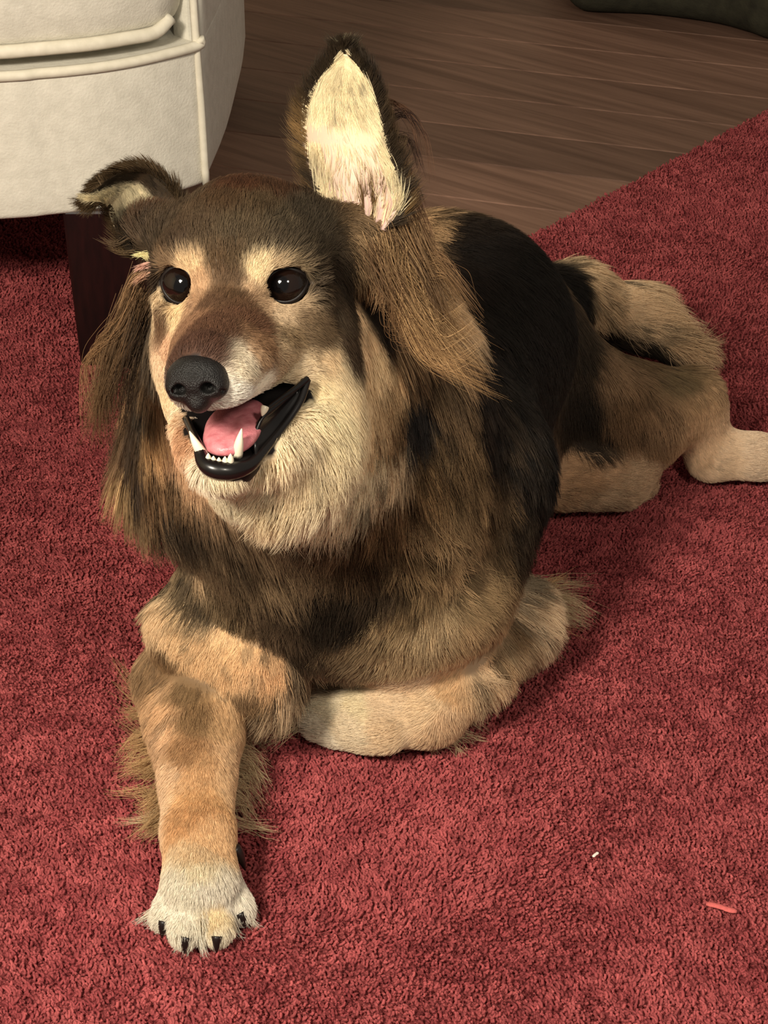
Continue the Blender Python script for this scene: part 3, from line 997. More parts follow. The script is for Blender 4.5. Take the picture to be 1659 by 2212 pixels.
# ------------------------------------------------------------------ coat: places on the dog with fur direction, length (cm), lift and colour
G = [
 # bridge, forehead, crown
 (430,742,.1,-1,.5,.25,(84,56,42)),(470,705,.1,-1,.6,.25,(100,68,48)),(540,690,.5,-.8,.6,.25,(106,72,50)),(480,640,0,-1,.7,.25,(98,72,48)),
 (500,580,0,-1,.8,.25,(90,70,46)),(500,520,0,-1,.9,.25,(86,70,48)),(480,450,0,-1,1.2,.3,(82,60,38)),(520,412,0,-1,1.4,.3,(80,48,28)),
 (600,420,.2,-1,1.4,.3,(74,48,30)),(400,432,-.2,-1,1.3,.3,(86,56,34)),(430,500,-.1,-1,1.,.25,(82,64,44)),(600,500,.3,-.9,1.2,.25,(80,68,50)),
 (560,460,.1,-1,1.2,.3,(84,66,44)),(660,470,.4,-.9,.8,.3,(66,56,42)),(680,540,.7,-.6,1.5,.3,(66,56,42)),(640,530,.5,-.8,1.2,.25,(76,64,48)),(725,600,.8,.5,2,.3,(52,42,31)),(720,650,.9,.4,1.8,.3,(72,58,42)),
 (520,640,.1,-1,.7,.25,(92,68,46)),(450,560,0,-1,.8,.25,(92,72,48)),(350,520,-.4,-.6,1.6,.3,(70,56,40)),(340,600,-.5,.6,1.5,.3,(56,44,32)),(370,480,-.3,-.8,1.6,.3,(76,60,42)),
 (505,560,0,-1,.8,.25,(90,70,46)),(520,605,.05,-1,.7,.25,(94,70,46)),(480,600,0,-1,.7,.25,(94,70,46)),(460,575,0,-1,.7,.25,(100,76,50)),(545,535,.2,-.9,.9,.25,(86,70,48)),(600,532,.4,-.8,1,.25,(78,65,47)),(650,545,.6,-.6,1.1,.25,(72,60,44)),
 (690,590,.8,-.1,1.3,.3,(68,56,41)),(690,625,.9,.2,1.2,.3,(76,62,45)),(430,525,0,-1,.9,.25,(84,66,44)),(395,530,-.2,-.9,.9,.25,(78,60,42)),(365,545,-.4,-.7,1,.25,(70,54,38)),(525,660,.2,-.8,.6,.25,(104,74,50)),(455,655,0,-1,.6,.25,(100,72,50)),(545,640,.4,.2,.5,.2,(130,98,68)),
 # brows and eye surrounds
 (546,592,.2,-.9,.38,.25,(206,174,118)),(562,574,.3,-.8,.38,.25,(202,170,116)),(602,574,.5,-.6,.38,.25,(166,136,94)),(640,568,.8,-.3,.38,.25,(128,106,74)),(540,622,.0,-1,.38,.2,(170,132,90)),
 (428,570,0,-1,.38,.25,(198,156,102)),(436,604,.1,-1,.38,.25,(172,128,84)),(398,570,-.3,-.8,.38,.25,(186,146,94)),(365,570,-.6,-.4,.38,.25,(120,92,62)),
 (600,675,.7,.4,.38,.25,(172,140,100)),(645,655,.38,.2,.38,.25,(160,130,92)),(562,655,.5,.5,.38,.2,(150,116,80)),(660,690,.38,.2,.38,.25,(125,100,70)),
 (380,672,-.2,.9,.38,.2,(196,158,100)),(358,640,-.5,.7,.38,.2,(186,150,100)),(415,665,0,.6,.38,.2,(150,110,74)),
 # muzzle
 (560,735,.9,.0,.6,.2,(130,94,62)),(620,722,.9,.05,.9,.2,(130,104,70)),(620,768,.9,.1,.8,.2,(190,156,108)),(560,770,.9,.1,.6,.2,(165,125,85)),(540,795,.8,.2,.5,.2,(204,184,148)),(560,835,.8,.2,.5,.2,(210,194,164)),
 (520,862,.6,.3,.4,.2,(220,210,190)),(475,885,.3,.5,.35,.2,(200,190,172)),(430,890,0,.6,.3,.2,(160,148,134)),(390,884,-.4,.6,.4,.2,(232,204,156)),(366,852,-.5,.6,.5,.2,(238,200,140)),
 (358,795,-.5,.5,.5,.2,(238,194,142)),(362,742,-.4,.3,.6,.2,(196,140,94)),(600,850,.8,.1,.6,.2,(214,194,156)),(640,805,.9,-.1,.7,.2,(205,176,130)),
 (395,715,-.2,-.6,.5,.2,(130,92,62)),(350,690,-.4,.6,.8,.2,(110,80,54)),
 (690,770,.9,.3,1.3,.25,(200,164,112)),(725,800,.8,.5,1.5,.3,(230,200,144)),(690,832,.6,.8,1.1,.25,(226,196,136)),(680,712,.9,.2,1.1,.25,(98,78,54)),(742,722,.8,.4,1.5,.3,(74,58,42)),
 (772,690,.7,.7,2.,.3,(205,160,104)),(800,742,.7,.7,2.2,.35,(214,174,114)),(830,800,.7,.7,2.5,.4,(165,128,80)),
 # cheek and throat ruff
 (705,880,.6,.8,2.,.4,(224,200,144)),(760,850,.6,.8,2.,.4,(230,196,136)),(800,900,.6,.8,2.6,.45,(196,156,98)),(650,945,.4,.9,1.8,.4,(230,202,150)),(700,985,.4,.9,2.4,.45,(240,212,154)),
 (780,985,.5,.8,2.8,.45,(240,216,160)),(842,965,.6,.8,3.2,.45,(180,150,104)),(620,1005,.1,1,2.,.4,(236,202,146)),(560,1040,0,1,1.6,.4,(244,222,166)),(520,1065,0,1,1.8,.4,(244,226,176)),
 (600,1080,0,1,3.2,.45,(232,200,142)),(680,1075,.1,1,3.4,.45,(240,212,160)),(745,1040,.3,1,3.2,.45,(240,216,160)),(470,1050,-.1,1,.8,.3,(244,220,170)),
 (398,950,-.3,.9,.8,.3,(190,130,82)),(410,1000,-.1,1,.8,.3,(220,172,124)),(440,1042,0,1,1.1,.4,(230,206,166)),(382,905,-.4,.8,.9,.3,(238,186,130)),(370,960,-.4,.9,2.,.4,(190,140,90)),(360,1010,-.3,.9,3.,.4,(120,92,60)),
 # ruff, left of the photograph
 (330,700,-.2,1,2.5,.3,(44,36,26)),(310,640,-.4,.9,3.5,.35,(62,50,36)),(280,700,-.4,.9,4.5,.35,(140,108,70)),(255,790,-.3,1,4.5,.35,(118,88,56)),(235,890,-.1,1,5,.35,(96,72,48)),
 (290,850,-.2,1,4.5,.35,(72,56,40)),(325,890,-.2,1,4,.35,(150,112,66)),(312,820,-.2,1,3.5,.3,(42,36,28)),(262,960,-.1,1,5,.4,(156,120,70)),(330,985,-.1,1,4.5,.4,(110,82,52)),
 (285,1050,0,1,4.8,.4,(110,86,56)),(380,1075,0,1,4,.4,(62,50,36)),(300,1145,.1,1,4,.4,(86,68,48)),(400,1150,0,1,4,.4,(100,80,56)),(345,1215,-.3,.9,2.8,.4,(110,90,62)),(420,1205,-.3,.9,3.0,.4,(124,100,70)),(300,950,-.1,1,4.6,.4,(64,50,38)),
 # chest
 (500,1150,0,1,4,.4,(92,74,52)),(560,1200,0,1,4,.4,(106,86,60)),(650,1180,0,1,4,.4,(100,80,56)),(600,1290,-.1,1,3.6,.4,(80,64,46)),(500,1280,-.5,.8,3.6,.4,(104,86,60)),(430,1290,-.4,.9,2.6,.4,(86,70,48)),
 (700,1250,0,1,4,.4,(44,36,26)),(745,1290,-.1,1,3.6,.4,(36,30,22)),(640,1360,0,1,3.4,.4,(62,50,36)),(800,1150,.3,.9,4,.4,(74,58,38)),(740,1160,.1,1,4,.4,(86,68,46)),
 (650,1430,0,1,3,.45,(106,86,62)),(610,1495,-.3,1,3.4,.45,(150,122,88)),(700,1430,0,1,2.6,.4,(120,98,70)),(690,1480,0,1,2.4,.4,(150,122,90)),
 # shoulder and side, right of the photograph
 (905,1000,.6,.8,3.8,.4,(126,98,60)),(850,1050,.5,.9,3.8,.4,(98,74,46)),(950,950,.6,.8,3.8,.4,(92,72,46)),(880,840,.5,.8,2.6,.3,(44,40,36)),(900,880,.5,.8,2.6,.3,(42,38,34)),(845,880,.5,.8,2.6,.35,(120,92,58)),
 (830,1095,.4,.9,3.8,.4,(104,80,50)),(920,1085,.7,.7,3.8,.4,(142,114,74)),(1000,1050,.7,.7,3.6,.4,(116,92,60)),(1060,1040,.7,.7,3.2,.4,(84,66,44)),(960,1150,.8,.5,3.4,.4,(138,110,72)),(880,1180,.5,.8,3.4,.4,(120,96,62)),
 (1045,1150,.8,.5,3,.4,(98,78,52)),(1100,1120,.7,.6,3,.4,(54,44,32)),(980,1250,.8,.3,2.8,.4,(144,116,76)),(900,1265,-.1,1,2.8,.4,(126,102,66)),(1020,1290,.8,.3,2.4,.4,(158,126,80)),(860,1330,-.3,.9,2.4,.45,(150,122,80)),
 (930,1335,.2,1,2.2,.45,(178,146,96)),(1000,1350,.6,.6,2,.4,(168,132,84)),(800,1350,-.5,.8,2.6,.45,(128,104,70)),(765,1400,-.5,.7,2.4,.45,(120,98,68)),(880,1395,.1,1,2,.4,(170,138,90)),(820,1230,.1,1,3.2,.4,(60,48,34)),
 # folded foreleg and its paw
 (1000,1425,-.4,.8,.8,.25,(200,150,94)),(965,1470,-.4,.8,.7,.25,(196,146,88)),(1090,1330,.6,.5,2.6,.35,(146,112,72)),(1060,1400,.6,.6,2.6,.35,(158,122,80)),(1120,1330,.9,.1,2.8,.3,(206,170,122)),(1040,1450,.8,.5,2.8,.35,(176,140,96)),
 (965,1555,.5,.8,1.,.3,(196,150,100)),(1110,1370,.9,.3,2.4,.3,(170,136,92)),
 (900,1480,-.9,.3,.6,.4,(232,186,132)),(930,1530,-.9,.2,.7,.4,(238,196,140)),(850,1520,-1,.1,.7,.4,(240,200,148)),(780,1530,-1,.1,.7,.4,(242,214,156)),(700,1540,-1,.1,.6,.4,(244,220,172)),(760,1572,-1,0,.7,.4,(238,208,160)),(850,1582,-.9,.1,.8,.4,(226,186,134)),(695,1570,-1,0,.7,.4,(240,218,180)),
 # outstretched foreleg and its paw
 (360,1325,-.4,.8,1.4,.35,(206,162,106)),(420,1385,-.4,.8,1.4,.35,(214,164,102)),(500,1428,-.3,.9,1.4,.35,(208,156,94)),(570,1450,0,1,1.4,.35,(190,136,80)),(390,1355,-.4,.8,1.4,.35,(210,164,104)),(450,1410,-.4,.8,1.4,.35,(212,162,100)),(470,1448,-.3,.9,1.4,.35,(206,156,96)),(540,1448,-.1,1,1.4,.35,(200,148,90)),(360,1425,-.3,.9,1.6,.35,(128,96,60)),(420,1485,-.1,1,1.2,.3,(126,96,60)),(540,1490,0,1,1.6,.3,(136,104,68)),
 (420,1535,0,1,1.,.25,(150,112,68)),(350,1520,-.7,.7,1.6,.3,(186,136,84)),(355,1590,-.8,.6,1.4,.3,(190,140,90)),(470,1550,.1,1,.9,.25,(190,140,82)),(400,1620,0,1,.8,.22,(170,120,70)),(440,1650,0,1,.7,.22,(204,148,86)),(430,1720,0,1,.7,.2,(208,148,80)),
 (408,1762,0,1,.7,.2,(192,132,70)),(455,1800,0,1,.7,.2,(212,158,96)),(430,1842,0,1,.7,.38,(230,188,130)),(430,1880,0,1,.8,.38,(244,222,174)),(400,1920,-.2,1,.8,.42,(248,234,200)),(460,1920,.1,1,.8,.42,(248,234,204)),
 (360,1970,-.6,.7,.7,.42,(240,226,196)),(410,2000,-.05,1,.7,.42,(244,230,198)),(462,1985,.1,1,.6,.42,(216,184,126)),(475,2012,.2,1,.6,.42,(240,224,186)),(510,1950,.4,.8,.7,.42,(244,230,202)),
 (368,1660,-.7,.7,1.1,.25,(206,160,110)),(372,1740,-.6,.8,1.,.2,(210,166,116)),(490,1620,.3,.9,.9,.25,(196,146,92)),(488,1690,.2,1,.8,.25,(200,150,94)),
 # black back and flank
 (1010,520,.5,.5,2.4,.35,(34,27,22)),(1100,560,.6,.6,2.4,.35,(34,28,22)),(1050,650,.4,.8,2.4,.35,(36,30,24)),(1150,700,.5,.8,2.4,.35,(40,33,27)),(1200,650,.5,.8,2.2,.35,(34,28,22)),(1100,800,.4,.9,2.8,.35,(38,32,26)),
 (1150,900,.4,.9,2.8,.35,(36,30,24)),(1180,1000,.4,.9,2.8,.35,(32,26,20)),(1200,800,.4,.9,2.4,.35,(44,37,30)),(1130,1000,.4,.9,2.8,.35,(36,29,22)),
 # hind quarters
 (1250,740,.4,.8,2.4,.35,(62,50,36)),(1300,800,.3,.9,2.6,.35,(146,110,74)),(1380,780,.4,.8,2.4,.35,(104,80,52)),(1440,810,.5,.8,2.2,.35,(112,90,58)),(1340,880,.2,1,2.6,.35,(134,98,62)),(1420,900,.2,1,2.4,.35,(140,104,68)),
 (1270,930,.3,.9,2.6,.35,(58,45,32)),(1480,850,.5,.8,1.6,.3,(156,118,76)),(1320,745,.7,.4,2,.3,(46,37,27)),(1400,752,.8,.4,1.8,.3,(44,36,27)),(1250,840,.3,.9,2.6,.35,(50,40,29)),
 (1500,905,.2,1,.8,.2,(180,134,86)),(1530,962,.4,.9,.7,.2,(196,150,102)),(1560,990,.9,.2,.8,.2,(210,170,124)),(1620,990,1,.1,.8,.2,(220,184,142)),
 (1300,1010,.9,.05,1.1,.25,(182,136,90)),(1250,1030,.9,.05,1.4,.25,(168,124,80)),(1370,1020,1,0,.9,.2,(186,144,98)),(1290,1062,.9,.25,1.8,.25,(170,134,94)),
 # tail
 (1290,650,.8,.1,3.6,.3,(186,148,98)),(1350,670,.9,.05,4.4,.3,(194,154,104)),(1410,695,.9,.1,4.4,.3,(194,154,104)),(1455,720,.9,.2,4,.3,(180,140,92)),
 # long hair behind the upright ear
 (825,560,.5,.9,3.4,.35,(156,118,74)),(850,640,.5,.8,4,.35,(98,68,44)),(910,650,.6,.8,4.4,.4,(196,156,106)),(940,700,.6,.8,4,.4,(110,84,56)),(850,720,.5,.9,3.6,.35,(124,94,60)),
 (782,600,.4,.9,1.8,.25,(40,33,26)),(805,670,.4,.9,2,.25,(50,39,29)),(930,790,.6,.8,4,.4,(90,70,46)),(985,600,.4,.8,2.6,.35,(40,31,25)),(1000,700,.4,.8,2.8,.35,(38,30,24)),(965,490,.4,.6,2.4,.35,(42,33,26)),(1020,800,.4,.9,3,.35,(40,32,25)),(1050,900,.4,.9,3,.35,(44,35,27)),(1230,610,.5,.8,2,.3,(34,28,22)),(1262,680,.5,.8,2,.3,(36,30,23)),(1290,722,.5,.8,2,.3,(40,33,25)),(1080,960,.5,.9,3,.35,(58,46,33)),(800,530,.5,.7,2.4,.3,(120,94,62)),(880,500,.5,.8,3.4,.35,(140,108,70)),
]
gp, gd, gl, gt, gc = [], [], [], [], []
for u, v, du, dv, ln, lf, c_ in G:
    p_, n_ = hit(u, v)
    d3 = _rt * du - _up * dv
    t_ = d3 - n_ * (d3 @ n_)
    gp.append(p_)
    gd.append(norm(t_))
    gl.append(ln * 0.01)
    gt.append(lf)
    gc.append(srgb(*c_))
gp, gd, gl, gt, gc = map(np.array, (gp, gd, gl, gt, gc))
lum = gc @ np.array([0.3, 0.6, 0.1])
gc = (gc * 0.90 + lum[:, None] * 0.10) * (1.08 + 0.30 * np.clip(lum / 0.35, 0, 1))[:, None]
mx_ = gc.max(1, keepdims=True)
gc = mx_ * (gc / mx_) ** (0.98 - 0.28 * np.clip((lum - 0.08) / 0.25, 0, 1))[:, None]
gc = gc * np.minimum(1, 0.90 / gc.max(1))[:, None]


def guide(P, power, eps):
    out = []
    for q in range(0, len(P), 20000):
        d2 = ((P[q:q + 20000, None] - gp[None]) ** 2).sum(-1)
        w = 1.0 / (d2 + eps * eps) ** power
        out.append(w / w.sum(1, keepdims=True))
    return np.concatenate(out)


# smooth guide values over the body surface
wc = guide(BV + np.where(np.linalg.norm(BV - H(1, 0, -2), axis=1) < 0.11, 0.0015, 0.006)[:, None] * (np.stack([vnoise(BV, 70, 21), vnoise(BV, 70, 22), vnoise(BV, 70, 23)], 1) - 0.5) * 2, 4.0, 0.004)
vcol = wc @ gc
wd = guide(BV, 2.0, 0.010)
vdir = wd @ gd
vlift = wd @ gt
wd = guide(BV, 3.0, 0.005)
vlen = wd @ gl
del wc, wd
# bare skin: inside of the mouth, around the eyes, under the nose
hb = toH(BV)
cav = np.full(len(BV), 9.0)
for c_, r_ in CAV:
    cav = np.minimum(cav, np.linalg.norm((hb - toH(c_)) / r_, axis=1))
bare = cav < np.where(hb[:, 0] < 2.6, 1.06, 1.16)
for c_ in eye_centres:
    bare |= np.linalg.norm(BV - c_, axis=1) < 1.36 * HU
bare |= np.linalg.norm(BV - HP(534, 998, 5.4), axis=1) < 1.05 * HU
for i_, q_ in enumerate(lipp):
    bare |= np.linalg.norm(BV - q_, axis=1) < (0.52 if 16 < i_ < 46 else 0.26) * HU
bare |= np.linalg.norm((toH(BV) - toH(nose_c)) / np.array([1.5, 1.42, 1.2]), axis=1) < 1.0
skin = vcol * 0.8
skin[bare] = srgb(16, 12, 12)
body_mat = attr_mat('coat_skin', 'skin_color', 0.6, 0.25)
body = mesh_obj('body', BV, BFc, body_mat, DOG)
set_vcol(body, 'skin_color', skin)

fur_mat = fur_material('dog_fur', 'strand_color')
HAIR_GAIN = 1.0
FURS = []


def grow(P, N, T, L, LF, C, clump, grav, rad, K=7, kink=0.0, tipc=1.15, rootc=0.62, seed=0, jit=0.16, clump_n=16, cvar=0.24):
    """strands from roots P with normal N, lie direction T, length L, lift LF, colour C"""
    r = np.random.default_rng(seed)
    n = len(P)
    T = norm(T + r.normal(0, jit, (n, 3)))
    T = norm(T - N * (T * N).sum(1, keepdims=True))
    d0 = np.cos(LF)[:, None] * T + np.sin(LF)[:, None] * N
    L = L * r.uniform(0.65, 1.15, n)
    pts = np.zeros((n, K, 3))
    pts[:, 0] = P - N * np.minimum(0.0012, 0.05 * L)[:, None]
    side_ = np.cross(T, N)
    ph = r.uniform(0, 6.28, n)
    for i in range(1, K):
        s = (i - 0.5) / (K - 1)
        d = d0 * (1 - 0.65 * s) + T * 0.65 * s
        d[:, 2] -= grav * s * np.minimum(L / 0.04, 1.5)
        d = norm(d + side_ * (kink * np.sin(ph + 5 * s))[:, None])
        pts[:, i] = pts[:, i - 1] + d * (L / (K - 1))[:, None]
    # tufts: strands close up on a neighbour towards their tips
    nc = max(8, n // clump_n)
    ci = r.choice(n, nc, replace=False)
    kd = KDTree(nc)
    for q, i in enumerate(ci):
        kd.insert(P[i], q)
    kd.balance()
    own = np.fromiter((kd.find(p)[1] for p in P), int, n)
    cen = ci[own]
    lr = (L / np.maximum(L[cen], 1e-6))
    for i in range(1, K):
        s = i / (K - 1)
        w = clump * s ** 1.1
        tgt = pts[cen, 0] + (pts[cen, i] - pts[cen, 0]) * np.minimum(lr, 1.3)[:, None]
        near = np.clip(1.6 - np.linalg.norm(P - P[cen], axis=1) / 0.006, 0.15, 1)
        pts[:, i] = pts[:, i] * (1 - (w * near)[:, None]) + tgt * (w * near)[:, None]
    pts[..., 2] = np.maximum(pts[..., 2], 0.0015 + 0.002 * r.random((n, 1)))
    rr = rad * r.uniform(0.75, 1.15, (n, 1)) * np.array([1, 1, .95, .85, .68, .45, .15])[None, :K]
    cv = r.normal(0, cvar, nc)[own]
    f = np.clip(1 + cv + r.normal(0, 0.10, n), 0.35, 2.1)
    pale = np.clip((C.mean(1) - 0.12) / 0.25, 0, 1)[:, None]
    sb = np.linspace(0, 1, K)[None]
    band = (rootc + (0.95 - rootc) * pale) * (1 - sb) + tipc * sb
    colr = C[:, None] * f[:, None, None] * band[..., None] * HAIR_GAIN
    FURS.append((pts, rr, colr * np.minimum(1, 0.94 / np.maximum(colr.max(-1, keepdims=True), 1e-4))))


def scatter(V, F, dens, seed):
    """roots over a quad mesh with a density per vertex (strands per square metre)"""
    r = np.random.default_rng(seed)
    T3 = np.concatenate([F[:, [0, 1, 2]], F[:, [0, 2, 3]]])
    ar = 0.5 * np.linalg.norm(np.cross(V[T3[:, 1]] - V[T3[:, 0]], V[T3[:, 2]] - V[T3[:, 0]]), axis=1)
    ex = ar * dens[T3].mean(1)
    k = r.poisson(ex)
    tri = np.repeat(np.arange(len(T3)), k)
    a, b = r.random(len(tri)), r.random(len(tri))
    fl = a + b > 1
    a[fl], b[fl] = 1 - a[fl], 1 - b[fl]
    W = np.stack([1 - a - b, a, b], 1)
    return T3[tri], W


def blend(A, idx, W):
    return (A[idx] * (W[..., None] if A.ndim == 2 else W)).sum(1)


Lc = vlen
layers = 6.8
dens = layers / (Lc * 0.00030)
dens = np.minimum(dens, 2.4e6)
dens[bare] = 0
view = norm(CAM - BV)
away = (BN * view).sum(1) < -0.35
dens[away] *= 0.3
dens[BV[:, 2] < 0.002] = 0
idx, W = scatter(BV, BFc, dens, 5)
P_, N_, T_, L_, LF_, C_ = blend(BV, idx, W), norm(blend(BN, idx, W)), norm(blend(vdir, idx, W)), blend(vlen, idx, W), blend(vlift, idx, W), blend(vcol, idx, W)
sh = L_ < 0.011
mid = (~sh) & (L_ < 0.026)
lg = L_ >= 0.026
print('FUR roots', len(P_), sh.sum(), mid.sum(), lg.sum())
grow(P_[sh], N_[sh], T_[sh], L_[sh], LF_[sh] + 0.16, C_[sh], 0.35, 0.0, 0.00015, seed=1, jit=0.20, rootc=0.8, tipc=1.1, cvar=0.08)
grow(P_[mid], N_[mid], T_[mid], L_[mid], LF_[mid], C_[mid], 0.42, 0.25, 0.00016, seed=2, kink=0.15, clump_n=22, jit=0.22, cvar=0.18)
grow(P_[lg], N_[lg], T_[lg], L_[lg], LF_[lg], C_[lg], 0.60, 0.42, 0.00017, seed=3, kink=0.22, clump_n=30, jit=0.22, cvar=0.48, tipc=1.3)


# ------------------------------------------------------------------ fur of the ears
def ear_fur(Gf, N, colour, length, n, lift, inward, seed, prob, dirf, rad=0.00014, clump=0.4):
    r = np.random.default_rng(seed)
    a, b = Gf.shape[:2]
    t, s = r.random(n * 3), r.random(n * 3)
    keep = r.random(n * 3) < prob(t, s)
    t, s = t[keep][:n], s[keep][:n]
    i = np.clip((t * (a - 1)).astype(int), 0, a - 2)
    j = np.clip((s * (b - 1)).astype(int), 0, b - 2)
    fi, fj = (t * (a - 1) - i)[:, None], (s * (b - 1) - j)[:, None]

    def bl(A):
        return A[i, j] * (1 - fi) * (1 - fj) + A[i + 1, j] * fi * (1 - fj) + A[i, j + 1] * (1 - fi) * fj + A[i + 1, j + 1] * fi * fj

    P = bl(Gf)
    NN = norm(bl(N)) * inward
    du = norm(np.gradient(Gf, axis=0))
    dv = norm(np.gradient(Gf, axis=1))
    ku, kv = dirf(t, s)
    T = norm(bl(du) * ku[:, None] + bl(dv) * kv[:, None])
    grow(P, NN, T, length(t, s), np.full(len(t), lift), colour(t, s), clump, 0.0, rad, seed=seed + 50, rootc=0.85, tipc=1.1)


def mixc(w, a, b):
    return np.asarray(a)[None] * (1 - w[:, None]) + np.asarray(b)[None] * w[:, None]


IVORY, DK, TANC = srgb(236, 220, 180), srgb(52, 42, 31), srgb(150, 118, 76)
ed_ = lambda s: np.abs(s - 0.5) * 2
# upright ear: inside, outside, rim
ear_fur(earA, NA, lambda t, s: mixc(np.clip((t - 0.86) / 0.1, 0, 1), IVORY, DK), lambda t, s: 0.010 + 0.008 * ed_(s), 9000, 0.22, 1, 31,
        lambda t, s: np.clip(0.06 + 0.9 * np.clip((t - 0.28) / 0.55, 0, 1) + 0.6 * np.clip((ed_(s) - 0.60) / 0.4, 0, 1), 0, 1),
        lambda t, s: (np.ones_like(t), 0.5 * (0.5 - s)))
ear_fur(BA, NA, lambda t, s: mixc(np.clip(1 - t * 1.5, 0, 1) * 0.5, DK, TANC), lambda t, s: 0.012 + 0.012 * (1 - t), 9000, 0.3, -1, 32,
        lambda t, s: np.ones_like(t), lambda t, s: (np.ones_like(t), 0.9 * (s - 0.5)))
ear_fur(earA, NA, lambda t, s: mixc((s < 0.5) * np.clip(1 - np.abs(t - 0.45) / 0.2, 0, 1) * 0.8, DK, TANC), lambda t, s: 0.010 + 0.006 * (1 - t), 5200, 0.15, -1, 33,
        lambda t, s: (ed_(s) > 0.90) * 1.0, lambda t, s: (np.full_like(t, 0.8), 1.1 * np.sign(s - 0.5)))
# folded ear
ear_fur(earB, NB, lambda t, s: mixc(np.clip(np.maximum((s - 0.50) / 0.14, (0.34 - t) / 0.14), 0, 1), IVORY * 0.82, DK), lambda t, s: 0.008 + 0.004 * ed_(s), 9000, 0.25, 1, 41,
        lambda t, s: np.ones_like(t), lambda t, s: (np.ones_like(t), 0.2 * (s - 0.5)))
ear_fur(BB, NB, lambda t, s: mixc(np.full_like(t, 0.15), DK, TANC), lambda t, s: 0.014 + 0 * t, 7000, 0.35, -1, 42, lambda t, s: np.ones_like(t), lambda t, s: (np.ones_like(t), 0.7 * (s - 0.5)))
ear_fur(earB, NB, lambda t, s: mixc(np.full_like(t, 0.1), DK, TANC), lambda t, s: 0.009 + 0 * t, 3000, 0.15, -1, 43, lambda t, s: (ed_(s) > 0.9) * 1.0, lambda t, s: (np.full_like(t, 0.6), 1.0 * np.sign(s - 0.5)))

# ------------------------------------------------------------------ loose locks: feathering of the legs, elbow tuft, wisps
def locks(paths, n, spread, colr, rad=0.00018, seed=0, sat=0.92):
    """each path (list of 3-D points) becomes a lock of n strands that fans out"""
    r = np.random.default_rng(seed)
    for pth, c_ in zip(paths, colr):
        base = smooth_path(pth, 7)
        c_ = np.max(c_) * (np.asarray(c_) / np.max(c_)) ** sat
        Llen = np.linalg.norm(np.diff(base, axis=0), axis=1).sum()
        s = np.linspace(0, 1, 7)
        off = r.normal(0, 1, (n, 3)) * spread
        off2 = r.normal(0, 1, (n, 3)) * spread * 0.8
        sc_ = r.uniform(0.7, 1.1, n)
        q = base[0] + (base - base[0])[None] * sc_[:, None, None] + off[:, None] * (1 - 0.75 * s)[None, :, None] + off2[:, None] * (s ** 2)[None, :, None]
        q[..., 2] = np.maximum(q[..., 2], 0.0016)
        rr = rad * r.uniform(0.8, 1.2, (n, 1)) * np.array([1, 1, .95, .85, .68, .45, .15])[None]
        cc = np.asarray(c_)[None, None] * r.uniform(0.75, 1.2, (n, 1, 1)) * np.linspace(0.8, 1.1, 7)[None, :, None]
        FURS.append((q, rr, np.clip(np.broadcast_to(cc, (n, 7, 3)), 0.002, 0.9)))


FE = srgb(206, 166, 116)
FE2 = srgb(216, 190, 146)
lk, lc = [], []
for pl, c_ in ((((360, 1560, .03), (300, 1580, .02), (255, 1640, .012)), FE), (((352, 1500, .05), (290, 1480, .045), (245, 1430, .035)), FE * 0.8), (((355, 1500, .04), (290, 1510, .03), (250, 1480, .02)), FE * 0.85),
               (((365, 1640, .02), (310, 1650, .015), (250, 1680, .008)), FE), (((365, 1690, .02), (310, 1710, .012), (235, 1712, .006)), FE), (((368, 1740, .018), (320, 1770, .01), (262, 1778, .006)), FE2),
               (((368, 1760, .016), (330, 1790, .008), (300, 1797, .004)), FE2), (((360, 1600, .03), (300, 1620, .02), (262, 1660, .01)), FE),
               (((495, 1560, .035), (540, 1570, .02), (640, 1580, .006)), FE2), (((495, 1590, .03), (530, 1600, .018), (600, 1570, .01)), FE2), (((490, 1620, .028), (520, 1640, .012), (535, 1660, .004)), FE2),
               (((492, 1670, .022), (530, 1665, .014), (575, 1690, .006)), FE2), (((494, 1700, .02), (530, 1700, .012), (560, 1740, .004)), FE2), (((500, 1775, .018), (540, 1785, .01), (600, 1795, .004)), FE2),
               (((640, 1510, .03), (600, 1550, .02), (540, 1590, .008)), FE2), (((660, 1500, .03), (640, 1560, .014), (560, 1620, .005)), FE2),
               (((1130, 1310, .06), (1190, 1260, .06), (1225, 1245, .055)), FE), (((1130, 1320, .055), (1210, 1290, .05), (1290, 1325, .03)), FE2 * 0.9), (((1130, 1335, .05), (1210, 1320, .04), (1270, 1345, .02)), FE2 * 0.9),
               (((1120, 1350, .045), (1190, 1350, .035), (1250, 1370, .018)), FE), (((1090, 1390, .035), (1150, 1400, .02), (1190, 1410, .008)), FE), (((1030, 1460, .025), (1070, 1450, .015), (1110, 1460, .006)), FE),
               (((970, 1540, .02), (1020, 1520, .012), (1060, 1525, .006)), FE * 0.9), (((965, 1560, .016), (1010, 1550, .012), (1050, 1575, .004)), FE2), (((955, 1580, .012), (1000, 1585, .008), (1040, 1600, .003)), FE2),
               (((940, 1590, .01), (980, 1605, .006), (1000, 1628, .002)), FE2), (((900, 1598, .008), (930, 1612, .004), (945, 1625, .002)), FE2), (((855, 1600, .008), (850, 1612, .004), (832, 1620, .002)), FE2)):
    lk.append([at(*q) for q in pl])
    lc.append(c_)
r_ = np.random.default_rng(9)
